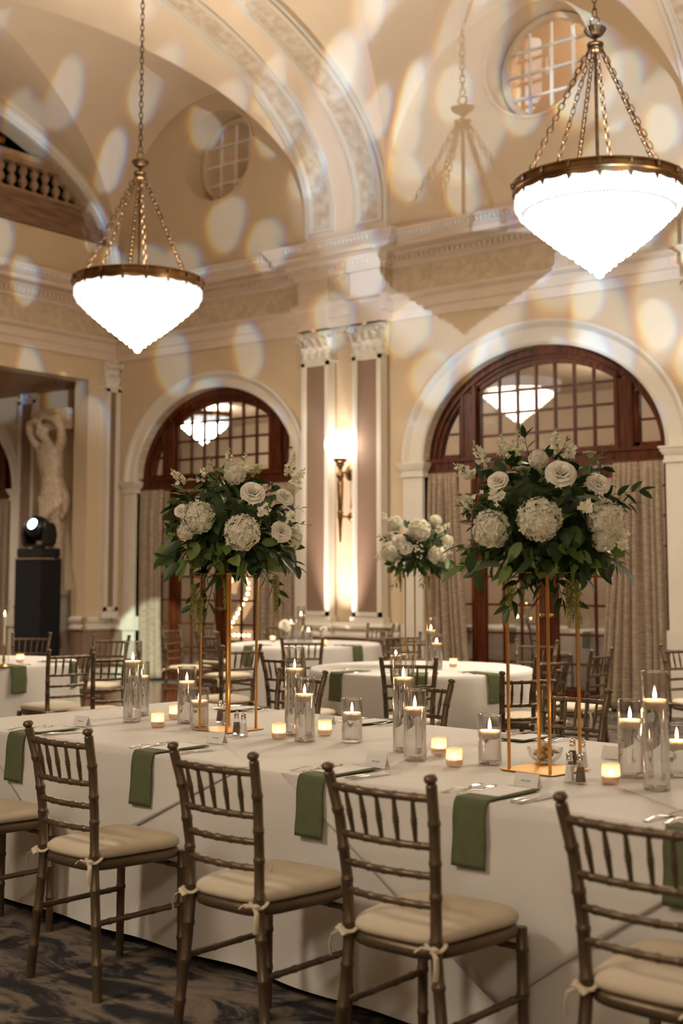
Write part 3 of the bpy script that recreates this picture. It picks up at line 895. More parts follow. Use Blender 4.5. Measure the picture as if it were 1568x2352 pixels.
# marquee numerals standing on the porch
def stroke(pts, wd, dep, mb):
    secs = []
    P3 = [Vector(p) for p in pts]
    for i, p in enumerate(P3):
        t = (P3[min(i + 1, len(P3) - 1)] - P3[max(i - 1, 0)]).normalized(); n = Vector((-t.y, t.x)) * wd / 2
        a = p + n; c = p - n
        secs.append([(a.x, -dep / 2, a.y), (c.x, -dep / 2, c.y), (c.x, dep / 2, c.y), (a.x, dep / 2, a.y)])
    mb.strip(secs, loop=True, caps=True)
two = [(.10, .78), (.11, .90), (.18, 1.02), (.32, 1.09), (.46, 1.05), (.55, .95), (.56, .82), (.50, .68), (.38, .52), (.24, .34), (.13, .18), (.10, .09)]
twob = [(.04, .09), (.30, .09), (.62, .09)]
five = [(.58, 1.06), (.16, 1.06)]
fiveb = [(.15, 1.12), (.13, .62)]
fivec = [(.13, .64), (.28, .70), (.44, .66), (.56, .52), (.57, .34), (.48, .17), (.32, .08), (.16, .10), (.06, .18)]
emis('numeral_face_glow', (1.0, .56, .26), 0.8)  # emission stands in for the bulbs' light on the faces
for nm, strokes, x, lab in (('2', (two, twob), -14.72, 'bulb-lit marquee numeral 2 behind the left window'), ('5', (five, fiveb, fivec), -14.06, 'bulb-lit marquee numeral beside the 2, mostly behind the drape')):
    r = thing('marquee_numeral', lab, 'marquee numeral', (x, 16.0, 0.42))
    mb = MB(); bb = MB()
    for st in strokes:
        stroke(st, .17, .10, mb)
        L_ = 0; last = Vector(st[0])
        q = []
        for a, c in zip(st[:-1], st[1:]):
            a = Vector(a); c = Vector(c); n_ = max(1, round((c - a).length / .05))
            q += [a.lerp(c, i / n_) for i in range(n_)]
        for p in q[::2]:
            bb.lathe([(0, -.022), (.018, -.012), (.022, 0), (.018, .012), (0, .022)], 8, (p.x, -.075, p.y), caps=False)
    bx = MB(); bx.box(-.02, .66, -.06, .10, -.42, -.0); bx.obj('plinth', 'black_plastic', r, smooth=0)
    mb.obj('numeral_face_glow', 'numeral_face_glow', r, smooth=30)
    bb.obj('light_bulb', 'bulb_glow', r)['kind'] = 'stuff'

# ------------------------------------------------------------------ balcony in the arch of the end wall
r = thing('balcony_balustrade', 'brown balustrade on timber beams in the arched balcony opening', 'balustrade', (LX, 8.8, 6.40))
b_ = MB(); b_.box(-.30, .0, -4.1, 4.02, .02, .25); b_.box(-.34, -.06, -4.1, 4.02, .25, .50); b_.obj('beam', 'brown_beam', r, smooth=0)
b_ = MB(); b_.box(-.32, -.12, -4.1, 4.02, .50, .56); b_.obj('bottom_rail', 'stone_baluster', r, smooth=0)
b_ = MB(); b_.box(-.32, -.10, -3.9, 3.9, .98, 1.08); b_.box(-.29, -.13, -3.9, 3.9, .94, .98); b_.obj('handrail', 'stone_baluster', r, smooth=0)
bal = MB(); bal.lathe([(.055, 0), (.055, .03), (.03, .05), (.03, .07), (.065, .11), (.07, .15), (.05, .19), (.028, .215), (.05, .25), (.07, .29), (.062, .33), (.03, .36), (.055, .38), (.055, .40)], 10)
b0 = bal.obj('baluster', 'stone_baluster', r)
b0.location = (-.21, 3.55, .555)
for k in range(1, 9):
    c_ = b0.copy(); S.collection.objects.link(c_); c_.parent = r; c_.location = (-.21, 3.55 - .2 * k, .555)
for k in range(9, 36):
    c_ = b0.copy(); S.collection.objects.link(c_); c_.parent = r; c_.location = (-.21, 3.55 - .2 * k, .555)
def leaf_cloud(mb, n, fn, size, seed):
    rg = random.Random(seed)
    for _ in range(n):
        p = fn(rg); s_ = size * rg.uniform(.6, 1.3)
        d = Vector((rg.gauss(0, 1), rg.gauss(0, 1), rg.gauss(0, 1))).normalized(); u = d.cross(Vector((rg.gauss(0, 1), rg.gauss(0, 1), 1))).normalized(); q = d.cross(u)
        mb.add([p - u * s_, p - q * s_ * .45 , p + u * s_, p + q * s_ * .45], [(0, 1, 2, 3)])
mb = MB(); leaf_cloud(mb, 3500, lambda g: Vector((g.uniform(-15.5, -14.95), g.uniform(8.2, 12.7), g.uniform(6.95, 8.2))), .06, 5)
hg = thing('potted_hedge', 'dark green leafy hedge in a long planter behind the balcony balustrade', 'hedge', (0, 0, 0)); mb.obj('foliage', 'leaf_dark', hg, smooth=0, fix=False)
mb = MB(); mb.box(-15.5, -15.42, 4.7, 12.9, 6.9, 8.25); mb.box(-15.5, -14.6, 4.7, 12.9, 6.40, 6.95)
mb.obj('planter_box', 'dark_leafage', hg, smooth=0)
for i, (px, py) in enumerate(((6, 296), (3, 318), (92, 352))):
    p = atX(px, py, -14.9); m_ = MB(); rg = random.Random(i)
    for _ in range(26):
        d = Vector((rg.gauss(0, 1), rg.gauss(0, 1), rg.gauss(0, 1))).normalized()
        m_.lathe([(0, -.01), (.02, 0), (0, .012)], 6, M=Matrix.Translation(d * .05) @ d.to_track_quat('Z', 'Y').to_matrix().to_4x4(), caps=False)
    o = m_.obj('orange_flower', 'orange_petals'); o.location = p
    tag(o, ('upper orange blossom in the hedge at far left', 'lower orange blossom in the hedge at far left', 'orange blossom in the hedge nearest the arch moulding')[i], 'flower')

# ------------------------------------------------------------------ dance floor
o = MB().box(-14.2, -8.3, 8.9, 12.55, 0.002, 0.022).obj('dance_floor', 'dance_boards', smooth=0)
tag(o, 'polished reddish wooden dance floor before the far windows', 'dance floor')

# ------------------------------------------------------------------ wall sconce and uplight
r = thing('wall_sconce', 'torch-shaped brass wall sconce with glowing white globe between the pilasters', 'sconce', (-9.78, 12.72, -.04))
mb = MB(); mb.lathe([(0, 2.93), (.05, 2.94), (.085, 2.97), (.09, 3.0), (.06, 3.0), (0, 3.0)], 20); mb.obj('cup', 'brass', r)
mb = MB(); mb.lathe([(0, 1.93), (.012, 1.96), (.028, 2.22), (.035, 2.24), (.035, 2.30), (.045, 2.32), (.03, 2.34), (.033, 2.36), (.043, 2.70), (.035, 2.74), (.05, 2.77), (.05, 2.80), (.025, 2.84), (.03, 2.88), (.06, 2.93)], 16); mb.obj('torch_stem', 'brass', r)
for z, rr in ((2.83, .10), (2.27, .055)):
    mb = MB(); mb.tube([(0, 0, z), (0, .22, z)], .014, 8); mb.lathe([(rr, 0), (rr, .015), (rr * .7, .03), (rr * .3, .045), (0, .05)], 20, M=T(0, .235, z) @ Matrix.Rotation(PI / 2, 4, 'X')); mb.obj('mounting_arm', 'brass', r)
mb = MB(); mb.lathe([(.05, 3.0)] + [(.20 * cos(a), 3.175 + .185 * sin(a)) for a in [rad(-70 + 160 * i / 12) for i in range(13)]], 24, caps=False); mb.obj('globe', 'globe_glow', r)
r = thing('uplight', 'small black floor uplight below the wall sconce', 'uplight', (-9.86, 12.28, 0))
mb = MB(); mb.lathe([(0, 0), (.07, 0), (.07, .02), (.05, .03), (.055, .12), (.06, .17), (.05, .17), (.045, .15), (0, .15)], 16); mb.obj('housing', 'black_plastic', r)
light('uplight_lamp', 'SPOT', (-9.82, 12.28, .18), 430, (1, .84, .76), (-9.86, 12.93, 1.9), spot_size=rad(40), spot_blend=.9, shadow_soft_size=.04)

# ------------------------------------------------------------------ chandeliers
def chandelier(loc, lab, zc, chain_top=8.25):
    r = thing('chandelier', lab, 'chandelier', loc, 0.3, 'bowl chandeliers of the hall')
    # rim
    R = .64
    mb = MB(); mb.lathe([(R - .03, .045), (R - .005, .05), (R + .012, .045), (R + .012, .03), (R + .002, .025), (R + .002, -.012), (R + .012, -.018), (R + .008, -.032), (R - .02, -.032), (R - .03, .045)], 96, caps=False)
    n = 18
    secs = []
    for i in range(n * 12 + 1):   # scalloped skirt
        a = 2 * PI * i / (n * 12); q = (i % 12) / 12
        drop = .028 + .018 * sin(PI * q) + (.05 * max(0, 1 - abs(q - round(q)) * 12 * .9))
        secs.append([((R - .002) * cos(a), (R - .002) * sin(a), -.02), ((R - .006) * cos(a), (R - .006) * sin(a), -.02 - drop), ((R - .012) * cos(a), (R - .012) * sin(a), -.02)])
    mb.strip(secs)
    for i in range(n):
        a = 2 * PI * i / n; mb.lathe([(0, -.03), (.016, -.02), (.018, 0), (.016, .02), (0, .03)], 8, (cos(a) * (R + .01), sin(a) * (R + .01), .02), caps=False)
    mb.obj('rim', 'brass', r, smooth=35)
    mb = MB(); mb.tube([((R - .3) * 0, 0, 0), (0, 0, 1.10)], .0135, 12)
    for k in range(3):
        a = PI * k / 3; mb.tube([(cos(a) * (R - .02), sin(a) * (R - .02), .03), (-cos(a) * (R - .02), -sin(a) * (R - .02), .03)], .008, 6)
    mb.obj('stem', 'dark_bronze', r)
    mb = MB()
    mb.lathe([(0, 1.07), (.04, 1.075), (.055, 1.085), (.062, 1.105), (.052, 1.12), (.064, 1.13), (.064, 1.145), (.035, 1.155), (.015, 1.165), (.013, 1.185), (.026, 1.195), (.055, 1.215), (.075, 1.245), (.085, 1.262), (.08, 1.27), (.06, 1.27), (.035, 1.275), (.02, 1.29), (.01, 1.295), (0, 1.295)], 24)
    for k in range(20):
        a = 2 * PI * k / 20; mb.tube([(cos(a) * .03, sin(a) * .03, 1.20), (cos(a) * .062, sin(a) * .062, 1.223), (cos(a) * .085, sin(a) * .085, 1.262)], .0045, 5)
    mb.obj('canopy_hub', 'dark_bronze', r)
    def chain(p, q, big=1.0, name='chain'):
        p = Vector(p); q = Vector(q); L_ = (q - p).length; d = (q - p) / L_
        pitch = .052 * big; k = max(1, int(L_ / pitch)); pitch = L_ / k
        m_ = MB(); quat = d.to_track_quat('Z', 'Y').to_matrix().to_4x4()
        sag = .0
        for i in range(k):
            c_ = p + d * (pitch * (i + .5)); h_ = pitch * .62; w_ = .017 * big * (1.15 if i % 2 else .9)
            pts = []
            for j in range(12):
                a = 2 * PI * j / 12; pts.append((w_ * cos(a), 0, (h_ - w_) * (1 if sin(a) > 0 else -1) * (abs(sin(a)) > .01) + w_ * sin(a)))
            m_.tube(pts, .0048 * big, 5, closed=True, M=Matrix.Translation(c_) @ quat @ RZ(PI / 2 * (i % 2) + .3))
        return m_.obj(name, 'dark_bronze', r)
    for k in range(6):
        a = rad(25 + 60 * k)
        chain((cos(a) * .055, sin(a) * .055, 1.09), (cos(a) * (R - .08), sin(a) * (R - .08), .045))
    chain((0, 0, 1.365), (0, 0, chain_top - loc[2]), 1.1, 'suspension_chain')
    m_ = MB(); m_.tube([(.035 * cos(a), 0, 1.325 + .035 * sin(a)) for a in [2 * PI * i / 14 for i in range(14)]], .007, 6, closed=True); m_.obj('hanging_ring', 'brass', r)
    # glass: an inner bowl and hanging rods in stepped rows
    prof = [(.56, -.195), (.46, -.29), (.32, -.41), (.12, -.57), (.03, -.63), (0, -.635)]
    MB().lathe([(.610, -.012), (.598, -.12), (.575, -.185), (.56, -.195)], 64, caps=False).obj('glass_band', 'bowl_pale', r)
    MB().lathe(prof, 48, caps=False).obj('glass_bowl', 'bowl_glow', r)
    def pr(z):
        Q = [(.64, 0), (.632, -.13), (.59, -.20), (.475, -.30), (.315, -.44), (.13, -.58), (.04, -.66)]
        for (r0, z0), (r1, z1) in zip(Q[:-1], Q[1:]):
            if z <= z0 and z >= z1: return lerp(r0, r1, (z0 - z) / (z0 - z1))
        return .03
    zs = [-.025, -.105, -.160, -.215, -.265, -.312, -.358, -.402, -.446, -.490, -.535, -.580]
    rg = random.Random(3)
    for i, z in enumerate(zs):
        ln = (.13, .10, .09, .08, .075, .075, .07, .07, .07, .07, .065, .06)[i]
        rr = pr(max(-.69, z - ln * .8)) if i else .625
        k = max(8, int(2 * PI * rr / (.026 if i < 3 else .046)))
        m_ = MB()
        for j in range(k):
            a = 2 * PI * (j + .5 * (i % 2)) / k; w_ = .40 * 2 * PI * rr / k
            l2 = ln * rg.uniform(.94, 1.05)
            Mx = T(rr * cos(a), rr * sin(a), z) @ RZ(a)
            m_.add([(-.006, -w_ * .8, 0), (-.006, w_ * .8, 0), (.008, 0, 0), (-.006, -w_, -l2 * .8), (-.006, w_, -l2 * .8), (.010, 0, -l2 * .8), (0, 0, -l2)],
                   [(0, 2, 5, 3), (2, 1, 4, 5), (1, 0, 3, 4), (0, 1, 2), (3, 5, 6), (5, 4, 6), (4, 3, 6)], Mx)
        m_.obj('crystal_tier', 'crystal_pale' if i < 3 else 'crystal_glow', r, smooth=0, fix=False)
    m_ = MB(); m_.lathe([(0, -.62), (.03, -.63), (.04, -.655), (.025, -.685), (0, -.695)], 10); m_.obj('crystal_drop', 'crystal_glow', r)
    return r
def at_dist(px, py, dy):
    return atY(px, py, dy)
pR = atY(1373, 434, 9.2); pL = atY(318, 653, 9.2)
KS = 1.055
cR = chandelier(tuple(pR), 'larger-looking crystal bowl chandelier hanging at upper right', pR.z); cR.scale = (KS,) * 3
cL = dup(cR, tuple(pL), 0.75, 'crystal bowl chandelier hanging at left before the far window')
# unseen copies added for fill light along the hall and behind the camera
dup(cR, (.85, 9.2, 4.4), 1.2, 'unseen crystal bowl chandelier added for fill light at right, further along the hall')
dup(cR, (-4.4, -.6, 4.4), .2, 'unseen crystal bowl chandelier added for fill light behind the camera at left', scale=.95)
dup(cR, (1.2, -2.8, 4.2), .6, 'unseen crystal bowl chandelier added for fill light behind the camera at right', scale=.95)
_pp = atY(468, 955, 16.2); dup(cR, tuple(_pp), .5, 'added crystal bowl chandelier standing in for a reflection in the upper panes of the left window', scale=.76)  # added on the porch to stand in for a reflection on the glass
# ------------------------------------------------------------------ chiavari chair
def bamboo(mb, pts, r0, r1, rings, n=10):
    """turned rod through pts with bamboo rings at the given length fractions"""
    P_ = [Vector(p) for p in pts]; cum = [0]
    for a, c in zip(P_[:-1], P_[1:]): cum.append(cum[-1] + (c - a).length)
    Lt = cum[-1]
    def at(t):
        s_ = min(max(t, 0), 1) * Lt
        for i in range(len(P_) - 1):
            if s_ <= cum[i + 1] or i == len(P_) - 2:
                return P_[i].lerp(P_[i + 1], (s_ - cum[i]) / (cum[i + 1] - cum[i]))
    ts = {0.0: 1, 1.0: 1}
    for i in range(1, len(P_) - 1): ts[cum[i] / Lt] = 1
    for q in rings:
        for dd, sc in ((-.009, 1), (-.005, 1.16), (-.0015, 1.16), (0, .98), (.0015, 1.16), (.005, 1.16), (.009, 1)): ts[q + dd / Lt] = sc
    T_ = sorted(ts)
    mb.tube([at(t) for t in T_], [lerp(r0, r1, t) * ts[t] for t in T_], n)
def mk_chair():
    r = thing('chiavari_chair', 'x', 'chair', (0, 0, 0))
    for s_ in (-1, 1):
        m_ = MB(); bamboo(m_, [(s_ * .203, -.198, 0), (s_ * .186, -.192, .16), (s_ * .166, -.186, .32), (s_ * .153, -.184, .46), (s_ * .158, -.190, .62), (s_ * .169, -.209, .78), (s_ * .183, -.240, .905)], .0170, .0160, (.13, .27, .40, .53, .66, .76, .88), 12)
        tp = Vector((s_ * .183, -.240, .905)); d = Vector((0, -.24, .97)).normalized()
        m_.lathe([(.0160, 0), (.012, .004), (.013, .008), (.0185, .013), (.0195, .019), (.015, .027), (0, .030)], 12, M=Matrix.Translation(tp) @ d.to_track_quat('Z', 'Y').to_matrix().to_4x4(), caps=False)
        m_.obj('back_post', 'chair_paint', r, smooth=50)
    for s_ in (-1, 1):
        m_ = MB(); bamboo(m_, [(s_ * .182, .195, 0), (s_ * .180, .195, .45)], .0150, .0170, (.3, .58, .86), 12); m_.obj('front_leg', 'chair_paint', r, smooth=50)
    def yb(z):
        Q = [(.46, -.184), (.62, -.190), (.78, -.209), (.905, -.240)]
        for (z0, y0), (z1, y1) in zip(Q[:-1], Q[1:]):
            if z <= z1: return lerp(y0, y1, (z - z0) / (z1 - z0))
        return -.240
    bow = .022
    def xh(z):
        Q = [(.46, .153), (.62, .158), (.78, .169), (.905, .183)]
        for (z0, y0), (z1, y1) in zip(Q[:-1], Q[1:]):
            if z <= z1: return lerp(y0, y1, (z - z0) / (z1 - z0))
        return .183
    def railp(z, t): return (t * xh(z), yb(z) - bow * (1 - t * t), z)
    for z, r_ in ((.868, .0115), (.735, .0105), (.655, .0105), (.575, .0105)):
        m_ = MB(); bamboo(m_, [railp(z, -1 + i / 5) for i in range(11)], r_, r_, (.15, .32, .5, .68, .85), 10); m_.obj('back_rail', 'chair_paint', r, smooth=50)
    for i in range(5):
        x = -1 + (i + 1) / 3
        a = Vector(railp(.740, x)); c = Vector(railp(.862, x))
        m_ = MB(); m_.tube([a, a.lerp(c, .25), a.lerp(c, .42), a.lerp(c, .46), a.lerp(c, .5), a.lerp(c, .54), a.lerp(c, .58), a.lerp(c, .75), c], [.0055, .0072, .0082, .0100, .008, .0100, .0082, .0072, .0055], 8)
        m_.obj('spindle', 'chair_paint', r, smooth=50)
    # seat frame: rounded slab with a rim
    def outline_(ex, n=32, inset=0.0):
        out = []
        for i in range(n):
            a = 2 * PI * i / n; c_, s_ = cos(a), sin(a); e = .42
            x = (abs(c_) ** e) * (1 if c_ > 0 else -1); y = (abs(s_) ** e) * (1 if s_ > 0 else -1)
            wx = lerp(.160, .203, (y + 1) / 2) + ex - inset
            out.append((x * wx, y * (.205 + ex - inset) + .006))
        return out
    m_ = MB(); secs = []
    for ex, z in ((-.012, .425), (0, .432), (.004, .445), (0, .458), (-.012, .464), (-.06, .462), (-.06, .430)):
        secs.append([(x, y, z) for x, y in outline_(ex)])
    m_.strip(secs, loop=True, closed=True); m_.obj('seat_frame', 'chair_paint', r, smooth=50)
    m_ = MB(); secs = []
    for ex, z in ((-.03, .462), (-.004, .466), (.004, .477), (.003, .490), (-.010, .502), (-.035, .509), (-.07, .512), (-.11, .513), (-.14, .513)):
        secs.append([(x, y, z + .002 * sin(9 * x + 5 * y)) for x, y in outline_(ex)])
    m_.strip(secs, loop=True); m_.add(secs[0], [tuple(range(32))]); m_.add(secs[-1], [tuple(range(32))])
    cu = m_.obj('seat_cushion', 'cushion_fabric', r, smooth=60)
    for s_ in (-1, 1):
        m_ = MB(); cx_, cy_ = s_ * .154, -.186
        m_.tube([(cx_ + .026 * cos(a), cy_ + .026 * sin(a), .468 + .006 * sin(2 * a)) for a in [2 * PI * i / 14 for i in range(14)]], .007, 6, closed=True, flat=.6)
        m_.lathe([(0, -.012), (.013, -.006), (.014, .005), (0, .012)], 7, (cx_ + s_ * .012, cy_ - .026, .466))
        m_.tube([(cx_ + s_ * .012, cy_ - .03, .466), (cx_ + s_ * .030, cy_ - .040, .452), (cx_ + s_ * .034, cy_ - .045, .425), (cx_ + s_ * .030, cy_ - .044, .395)], [.006, .008, .008, .009], 6, flat=.35)
        m_.tube([(cx_ + s_ * .012, cy_ - .03, .468), (cx_ - s_ * .010, cy_ - .050, .476), (cx_ - s_ * .030, cy_ - .052, .462)], [.006, .008, .010], 6, flat=.35)
        m_.obj('cushion_tie', 'cushion_fabric', cu)
    for s_ in (-1, 1):
        m_ = MB(); bamboo(m_, [(s_ * .180, -.190, .255), (s_ * .181, .195, .255)], .0105, .0105, (.15, .35, .65, .85), 8); m_.obj('stretcher', 'chair_paint', r, smooth=50)
    m_ = MB(); bamboo(m_, [(-.178, .195, .392), (.178, .195, .392)], .0105, .0105, (.2, .4, .6, .8), 8); m_.obj('stretcher', 'chair_paint', r, smooth=50)
    return r
_proto = mk_chair(); _used = [False]
def chair(back, face, label, group):
    """back: place of the middle of the top of the back, face: angle the sitter looks towards"""
    rz = face - PI / 2
    o_ = Vector((back[0], back[1], 0)) - Vector((cos(face), sin(face), 0)) * -.240
    if not _used[0]:
        _used[0] = True; c_ = _proto; c_.location = o_; c_.rotation_euler = (0, 0, rz); c_['label'] = label; c_['group'] = group
        return c_
    return dup(_proto, o_, rz, label, group)
NEARG = 'chairs along the near side of the long table'
FARG = 'chairs along the far side of the long table'
TA = rad(-5.0)        # the long table is turned a little from the wall direction
FN = PI / 2 + TA
chair((-4.50, 3.17), FN, 'gold-brown chiavari chair cut off by the left edge, only seat and front legs showing', NEARG)
chair((-3.655, 3.085), FN, 'chiavari chair nearest the left, whole back in view, before the second green napkin', NEARG)
chair((-2.79, 2.975), FN + .02, 'chiavari chair between the second and third hanging napkins, leg at bottom centre', NEARG)
chair((-2.115, 2.925), FN + .03, 'chiavari chair in front of the bread bowl, long cushion tie dangling from its left post', NEARG)
chair((-1.345, 2.865), FN, 'blurred close chiavari chair cut off by the right edge', NEARG)
chair((-4.74, 5.80), FN + PI, 'chiavari chair across the long table, behind the pair of vases left of centre', FARG)
chair((-3.83, 5.71), FN + PI, 'chiavari chair across the long table, behind the tallest centre vase', FARG)
chair((-2.92, 5.67), FN + PI, 'chiavari chair across the long table, behind the right flower stand', FARG)
chair((-2.02, 5.58), FN + PI, 'chiavari chair across the long table at the right edge, behind the tall right vase', FARG)

# ------------------------------------------------------------------ tables
TL0, TL1, TY0, TY1 = -5.34, .55, 0, 1.56      # table frame: origin at the near left corner
TO = Vector((-5.36, 3.80, 0))
def tl(u, v, z=0): # table coordinates: u along the table, v across
    return Vector((TO.x + u * cos(TA) - v * sin(TA), TO.y + u * sin(TA) + v * cos(TA), z))
TLEN, TWID = 5.7, 1.54
tb = thing('banquet_table', 'long banquet table hidden under white linen in the foreground', 'table', tuple(tl(0, 0)), TA)
MB().box(.02, TLEN - .02, .02, TWID - .02, .72, .748).obj('tabletop', 'brown_beam', tb, smooth=0)
lg = MB().box(-.03, .03, -.03, .03, 0, .72).obj('leg', 'black_plastic', tb, smooth=0); lg.location = (.3, .3, 0)
for q in ((.3, TWID - .3), (TLEN - .3, .3), (TLEN - .3, TWID - .3)):
    c_ = lg.copy(); S.collection.objects.link(c_); c_.parent = tb; c_.location = (q[0], q[1], 0)
def cloth_rect(L_, W_, z0, z1, mb):
    per = []; rr = .03
    def edge(p, q, n):
        for i in range(n): per.append(Vector(p).lerp(Vector(q), i / n))
    edge((rr, 0), (L_ - rr, 0), 150)
    for i in range(6): a = -PI / 2 + PI / 2 * i / 6; per.append(Vector((L_ - rr + rr * cos(a), rr + rr * sin(a))))
    edge((L_, rr), (L_, W_ - rr), 40)
    for i in range(6): a = PI / 2 * i / 6; per.append(Vector((L_ - rr + rr * cos(a), W_ - rr + rr * sin(a))))
    edge((L_ - rr, W_), (rr, W_), 150)
    for i in range(6): a = PI / 2 + PI / 2 * i / 6; per.append(Vector((rr + rr * cos(a), W_ - rr + rr * sin(a))))
    edge((0, W_ - rr), (0, rr), 40)
    for i in range(6): a = PI + PI / 2 * i / 6; per.append(Vector((rr + rr * cos(a), rr + rr * sin(a))))
    n = len(per); secs = []; cum = 0; S_ = [0]
    for i in range(1, n): S_.append(S_[-1] + (per[i] - per[i - 1]).length)
    nor = []
    for i in range(n):
        t = per[(i + 1) % n] - per[i - 1]; nor.append(Vector((t.y, -t.x)).normalized())
    rows = [(0.0, z0, -.012), (0.0, z0, 0)] + [(j / 14, lerp(z0 - .012, z1, j / 14), .012) for j in range(15)]
    for v, z, o_ in rows:
        sec = []
        for i in range(n):
            s_ = S_[i]
            wv = v ** 1.2 * (.016 * sin(2.1 * s_) + .012 * sin(5.3 * s_ + 1) + .012 * max(0, sin(3.3 * s_ + 2)) ** 3 * 2.2 + .008 * sin(11 * s_))
            sag = 0
            q = per[i] + nor[i] * (o_ + wv + .014 * v)
            sec.append((q.x, q.y, z + (.012 * sin(1.3 * s_) * v)))
        secs.append(sec)
    mb.strip(secs, loop=True)
    sec0 = secs[0]
    # top surface with slight creases
    nu, nv = 110, 30
    mb.grid(lambda u, v: (lerp(-.0, L_, u), lerp(0, W_, v), z0 + .0012 * sin(14 * u + 2 * sin(9 * v)) * sin(PI * min(1, v * 1)) ), nu, nv)
mb = MB(); cloth_rect(TLEN, TWID, .758, .035, mb)
o = mb.obj('tablecloth', 'table_linen', smooth=60); o.location = tuple(tl(0, 0)); o.rotation_euler = (0, 0, TA)
tag(o, 'white floor-length linen draped over the long foreground table', 'tablecloth')
# square overlays whose corners hang down the front
def overlay(u0, u1, tip_u, tip_z, name, lab, off):
    mb = MB(); n = 30; m_ = 14
    def fn(a, v):
        u = lerp(u0, u1, a)
        t = (u - u0) / (tip_u - u0) if u < tip_u else (u1 - u) / (u1 - tip_u)
        zb = lerp(.760, tip_z, t)
        z = lerp(.760, zb, v); h_ = max(0, (.758 - z) / .72)
        wv = h_ ** 1.2 * (.016 * sin(2.1 * u) + .012 * sin(5.3 * u + 1) + .012 * max(0, sin(3.3 * u + 2)) ** 3 * 2.2 + .008 * sin(11 * u))
        return (u, -.012 - off - wv - .022 * h_ - .003, z)
    mb.grid(fn, n, m_)
    mb.grid(lambda a, v: (lerp(u0, u1, a), lerp(-.013 - off, .62 * (1 - abs(2 * a - 1)) + .02, v), .7605), n, 6)
    o = mb.obj(name, 'table_linen', smooth=60, fix=False); o.location = tuple(tl(0, 0)); o.rotation_euler = (0, 0, TA)
    sol = o.modifiers.new('thick', 'SOLIDIFY'); sol.thickness = .0018
    return tag(o, lab, 'table overlay', 'square linen overlays on the long table')
overlay(.35, 2.15, 1.05, .24, 'table_overlay', 'white overlay corner hanging between the two leftmost whole chairs', .001)
overlay(2.35, 4.15, 3.30, .16, 'table_overlay', 'white overlay corner hanging right of the fourth green napkin', .001)

def round_table(name_lab, c_, R_, cloth_lab, seed, folds=11):
    t_ = thing('round_table', name_lab, 'table', (c_[0], c_[1], 0), 0, 'round dining tables')
    m_ = MB(); m_.lathe([(0, .72), (R_ - .01, .72), (R_ - .01, .748), (0, .748)], 48, caps=False); m_.obj('tabletop', 'brown_beam', t_, smooth=30)
    m_ = MB(); m_.lathe([(.28, 0), (.28, .02), (.04, .05), (.04, .72)], 16); m_.obj('pedestal', 'black_plastic', t_)
    mb = MB(); rg = random.Random(seed); p1, p2, p3 = [rg.uniform(0, 6) for _ in range(3)]
    def fn(u, v):
        a = 2 * PI * u
        if v < .3:
            return (R_ * (v / .3) * cos(a), R_ * (v / .3) * sin(a), .758)
        q = (v - .3) / .7
        if q < .1: rr = R_ + .012 * (q / .1); z = .758 - .012 * (q / .1) ** 2
        else:
            h_ = (q - .1) / .9; z = lerp(.746, .03, h_)
            f_ = sin(folds * a + p1) + .45 * sin((folds * 2 + 1) * a + p2)
            rr = R_ + .014 + h_ ** .9 * (.035 + .035 * f_)
        return (rr * cos(a), rr * sin(a), z)
    mb.grid(fn, 132, 26, cu=True)
    o = mb.obj('tablecloth', 'table_linen', smooth=70); o.location = (c_[0], c_[1], 0)
    tag(o, cloth_lab, 'tablecloth', 'round-table linens')
T1, T2, T3 = (-8.72, 10.72), (-5.66, 8.40), (-9.05, 6.72)
round_table('round table under white linen before the wall sconce', T1, .80, 'white linen on the round table before the wall sconce', 1)
round_table('round table under white linen in the middle distance holding the small flower stand', T2, .86, 'white linen on the round table holding the small flower stand', 2, 9)
round_table('round table under white linen at the left edge', T3, .84, 'white linen on the round table at the left edge', 3, 9)
T4, T5 = (-9.35, 16.3), (-7.35, 15.9)
round_table('round table on the porch seen through the right doors, left one', T4, .8, 'white linen on the left porch table seen through the right doors', 4)
round_table('round table on the porch beside the right drape', T5, .8, 'white linen on the porch table beside the right drape', 5)
def seat(px, py, tgt, label, group, jit=0.0):
    b_ = atZ(px, py, .92); q = Vector((b_.x - tgt[0], b_.y - tgt[1]))
    if q.length < 1.40: q = q.normalized() * 1.40; b_ = Vector((tgt[0] + q.x, tgt[1] + q.y, .92))
    a = math.atan2(tgt[1] - b_.y, tgt[0] - b_.x) + jit
    return chair(b_, a, label, group)
G1, G2, G3, G4 = 'chairs at the round table before the sconce', 'chairs at the middle-distance round table', 'chairs at the left round table', 'chairs on the porch'
seat(72, 1456, T3, 'chair on the far side of the left table, in front of the black column', G3)
seat(162, 1493, T3, 'chair on the near right side of the left table, back turned to the viewer', G3)
seat(256, 1461, T3, 'chair left of the tall left vase, against the brown dado', G3, .35)
seat(268, 1500, T3, 'chair mostly hidden behind the tall left vase, only its seat showing', G3, -.1)
seat(392, 1440, T1, 'chair seen side-on before the white-lit drape', G1, -.2)
seat(484, 1452, T1, 'chair behind the left flower stand, seat turned right', G1, -.1)
seat(470, 1432, T1, 'farther chair behind the left flower stand before the french doors', G1, .3)
seat(694, 1466, T1, 'chair in front of the sconce table, its back facing the viewer', G1)
seat(840, 1436, T1, 'chair to the right behind the sconce table, by the pilaster foot', G1)
seat(640, 1432, T1, 'chair behind the sconce table at its left, before the drape', G1)
seat(590, 1480, (-7.2, 9.0), 'left one of two overlapping chairs right of the left flower stand', G1, 1.1)
seat(648, 1502, T2, 'right one of two overlapping chairs right of the left flower stand', G2, .25)
seat(938, 1513, T2, 'chair with its back to the viewer before the middle table, behind the tall centre vase', G2)
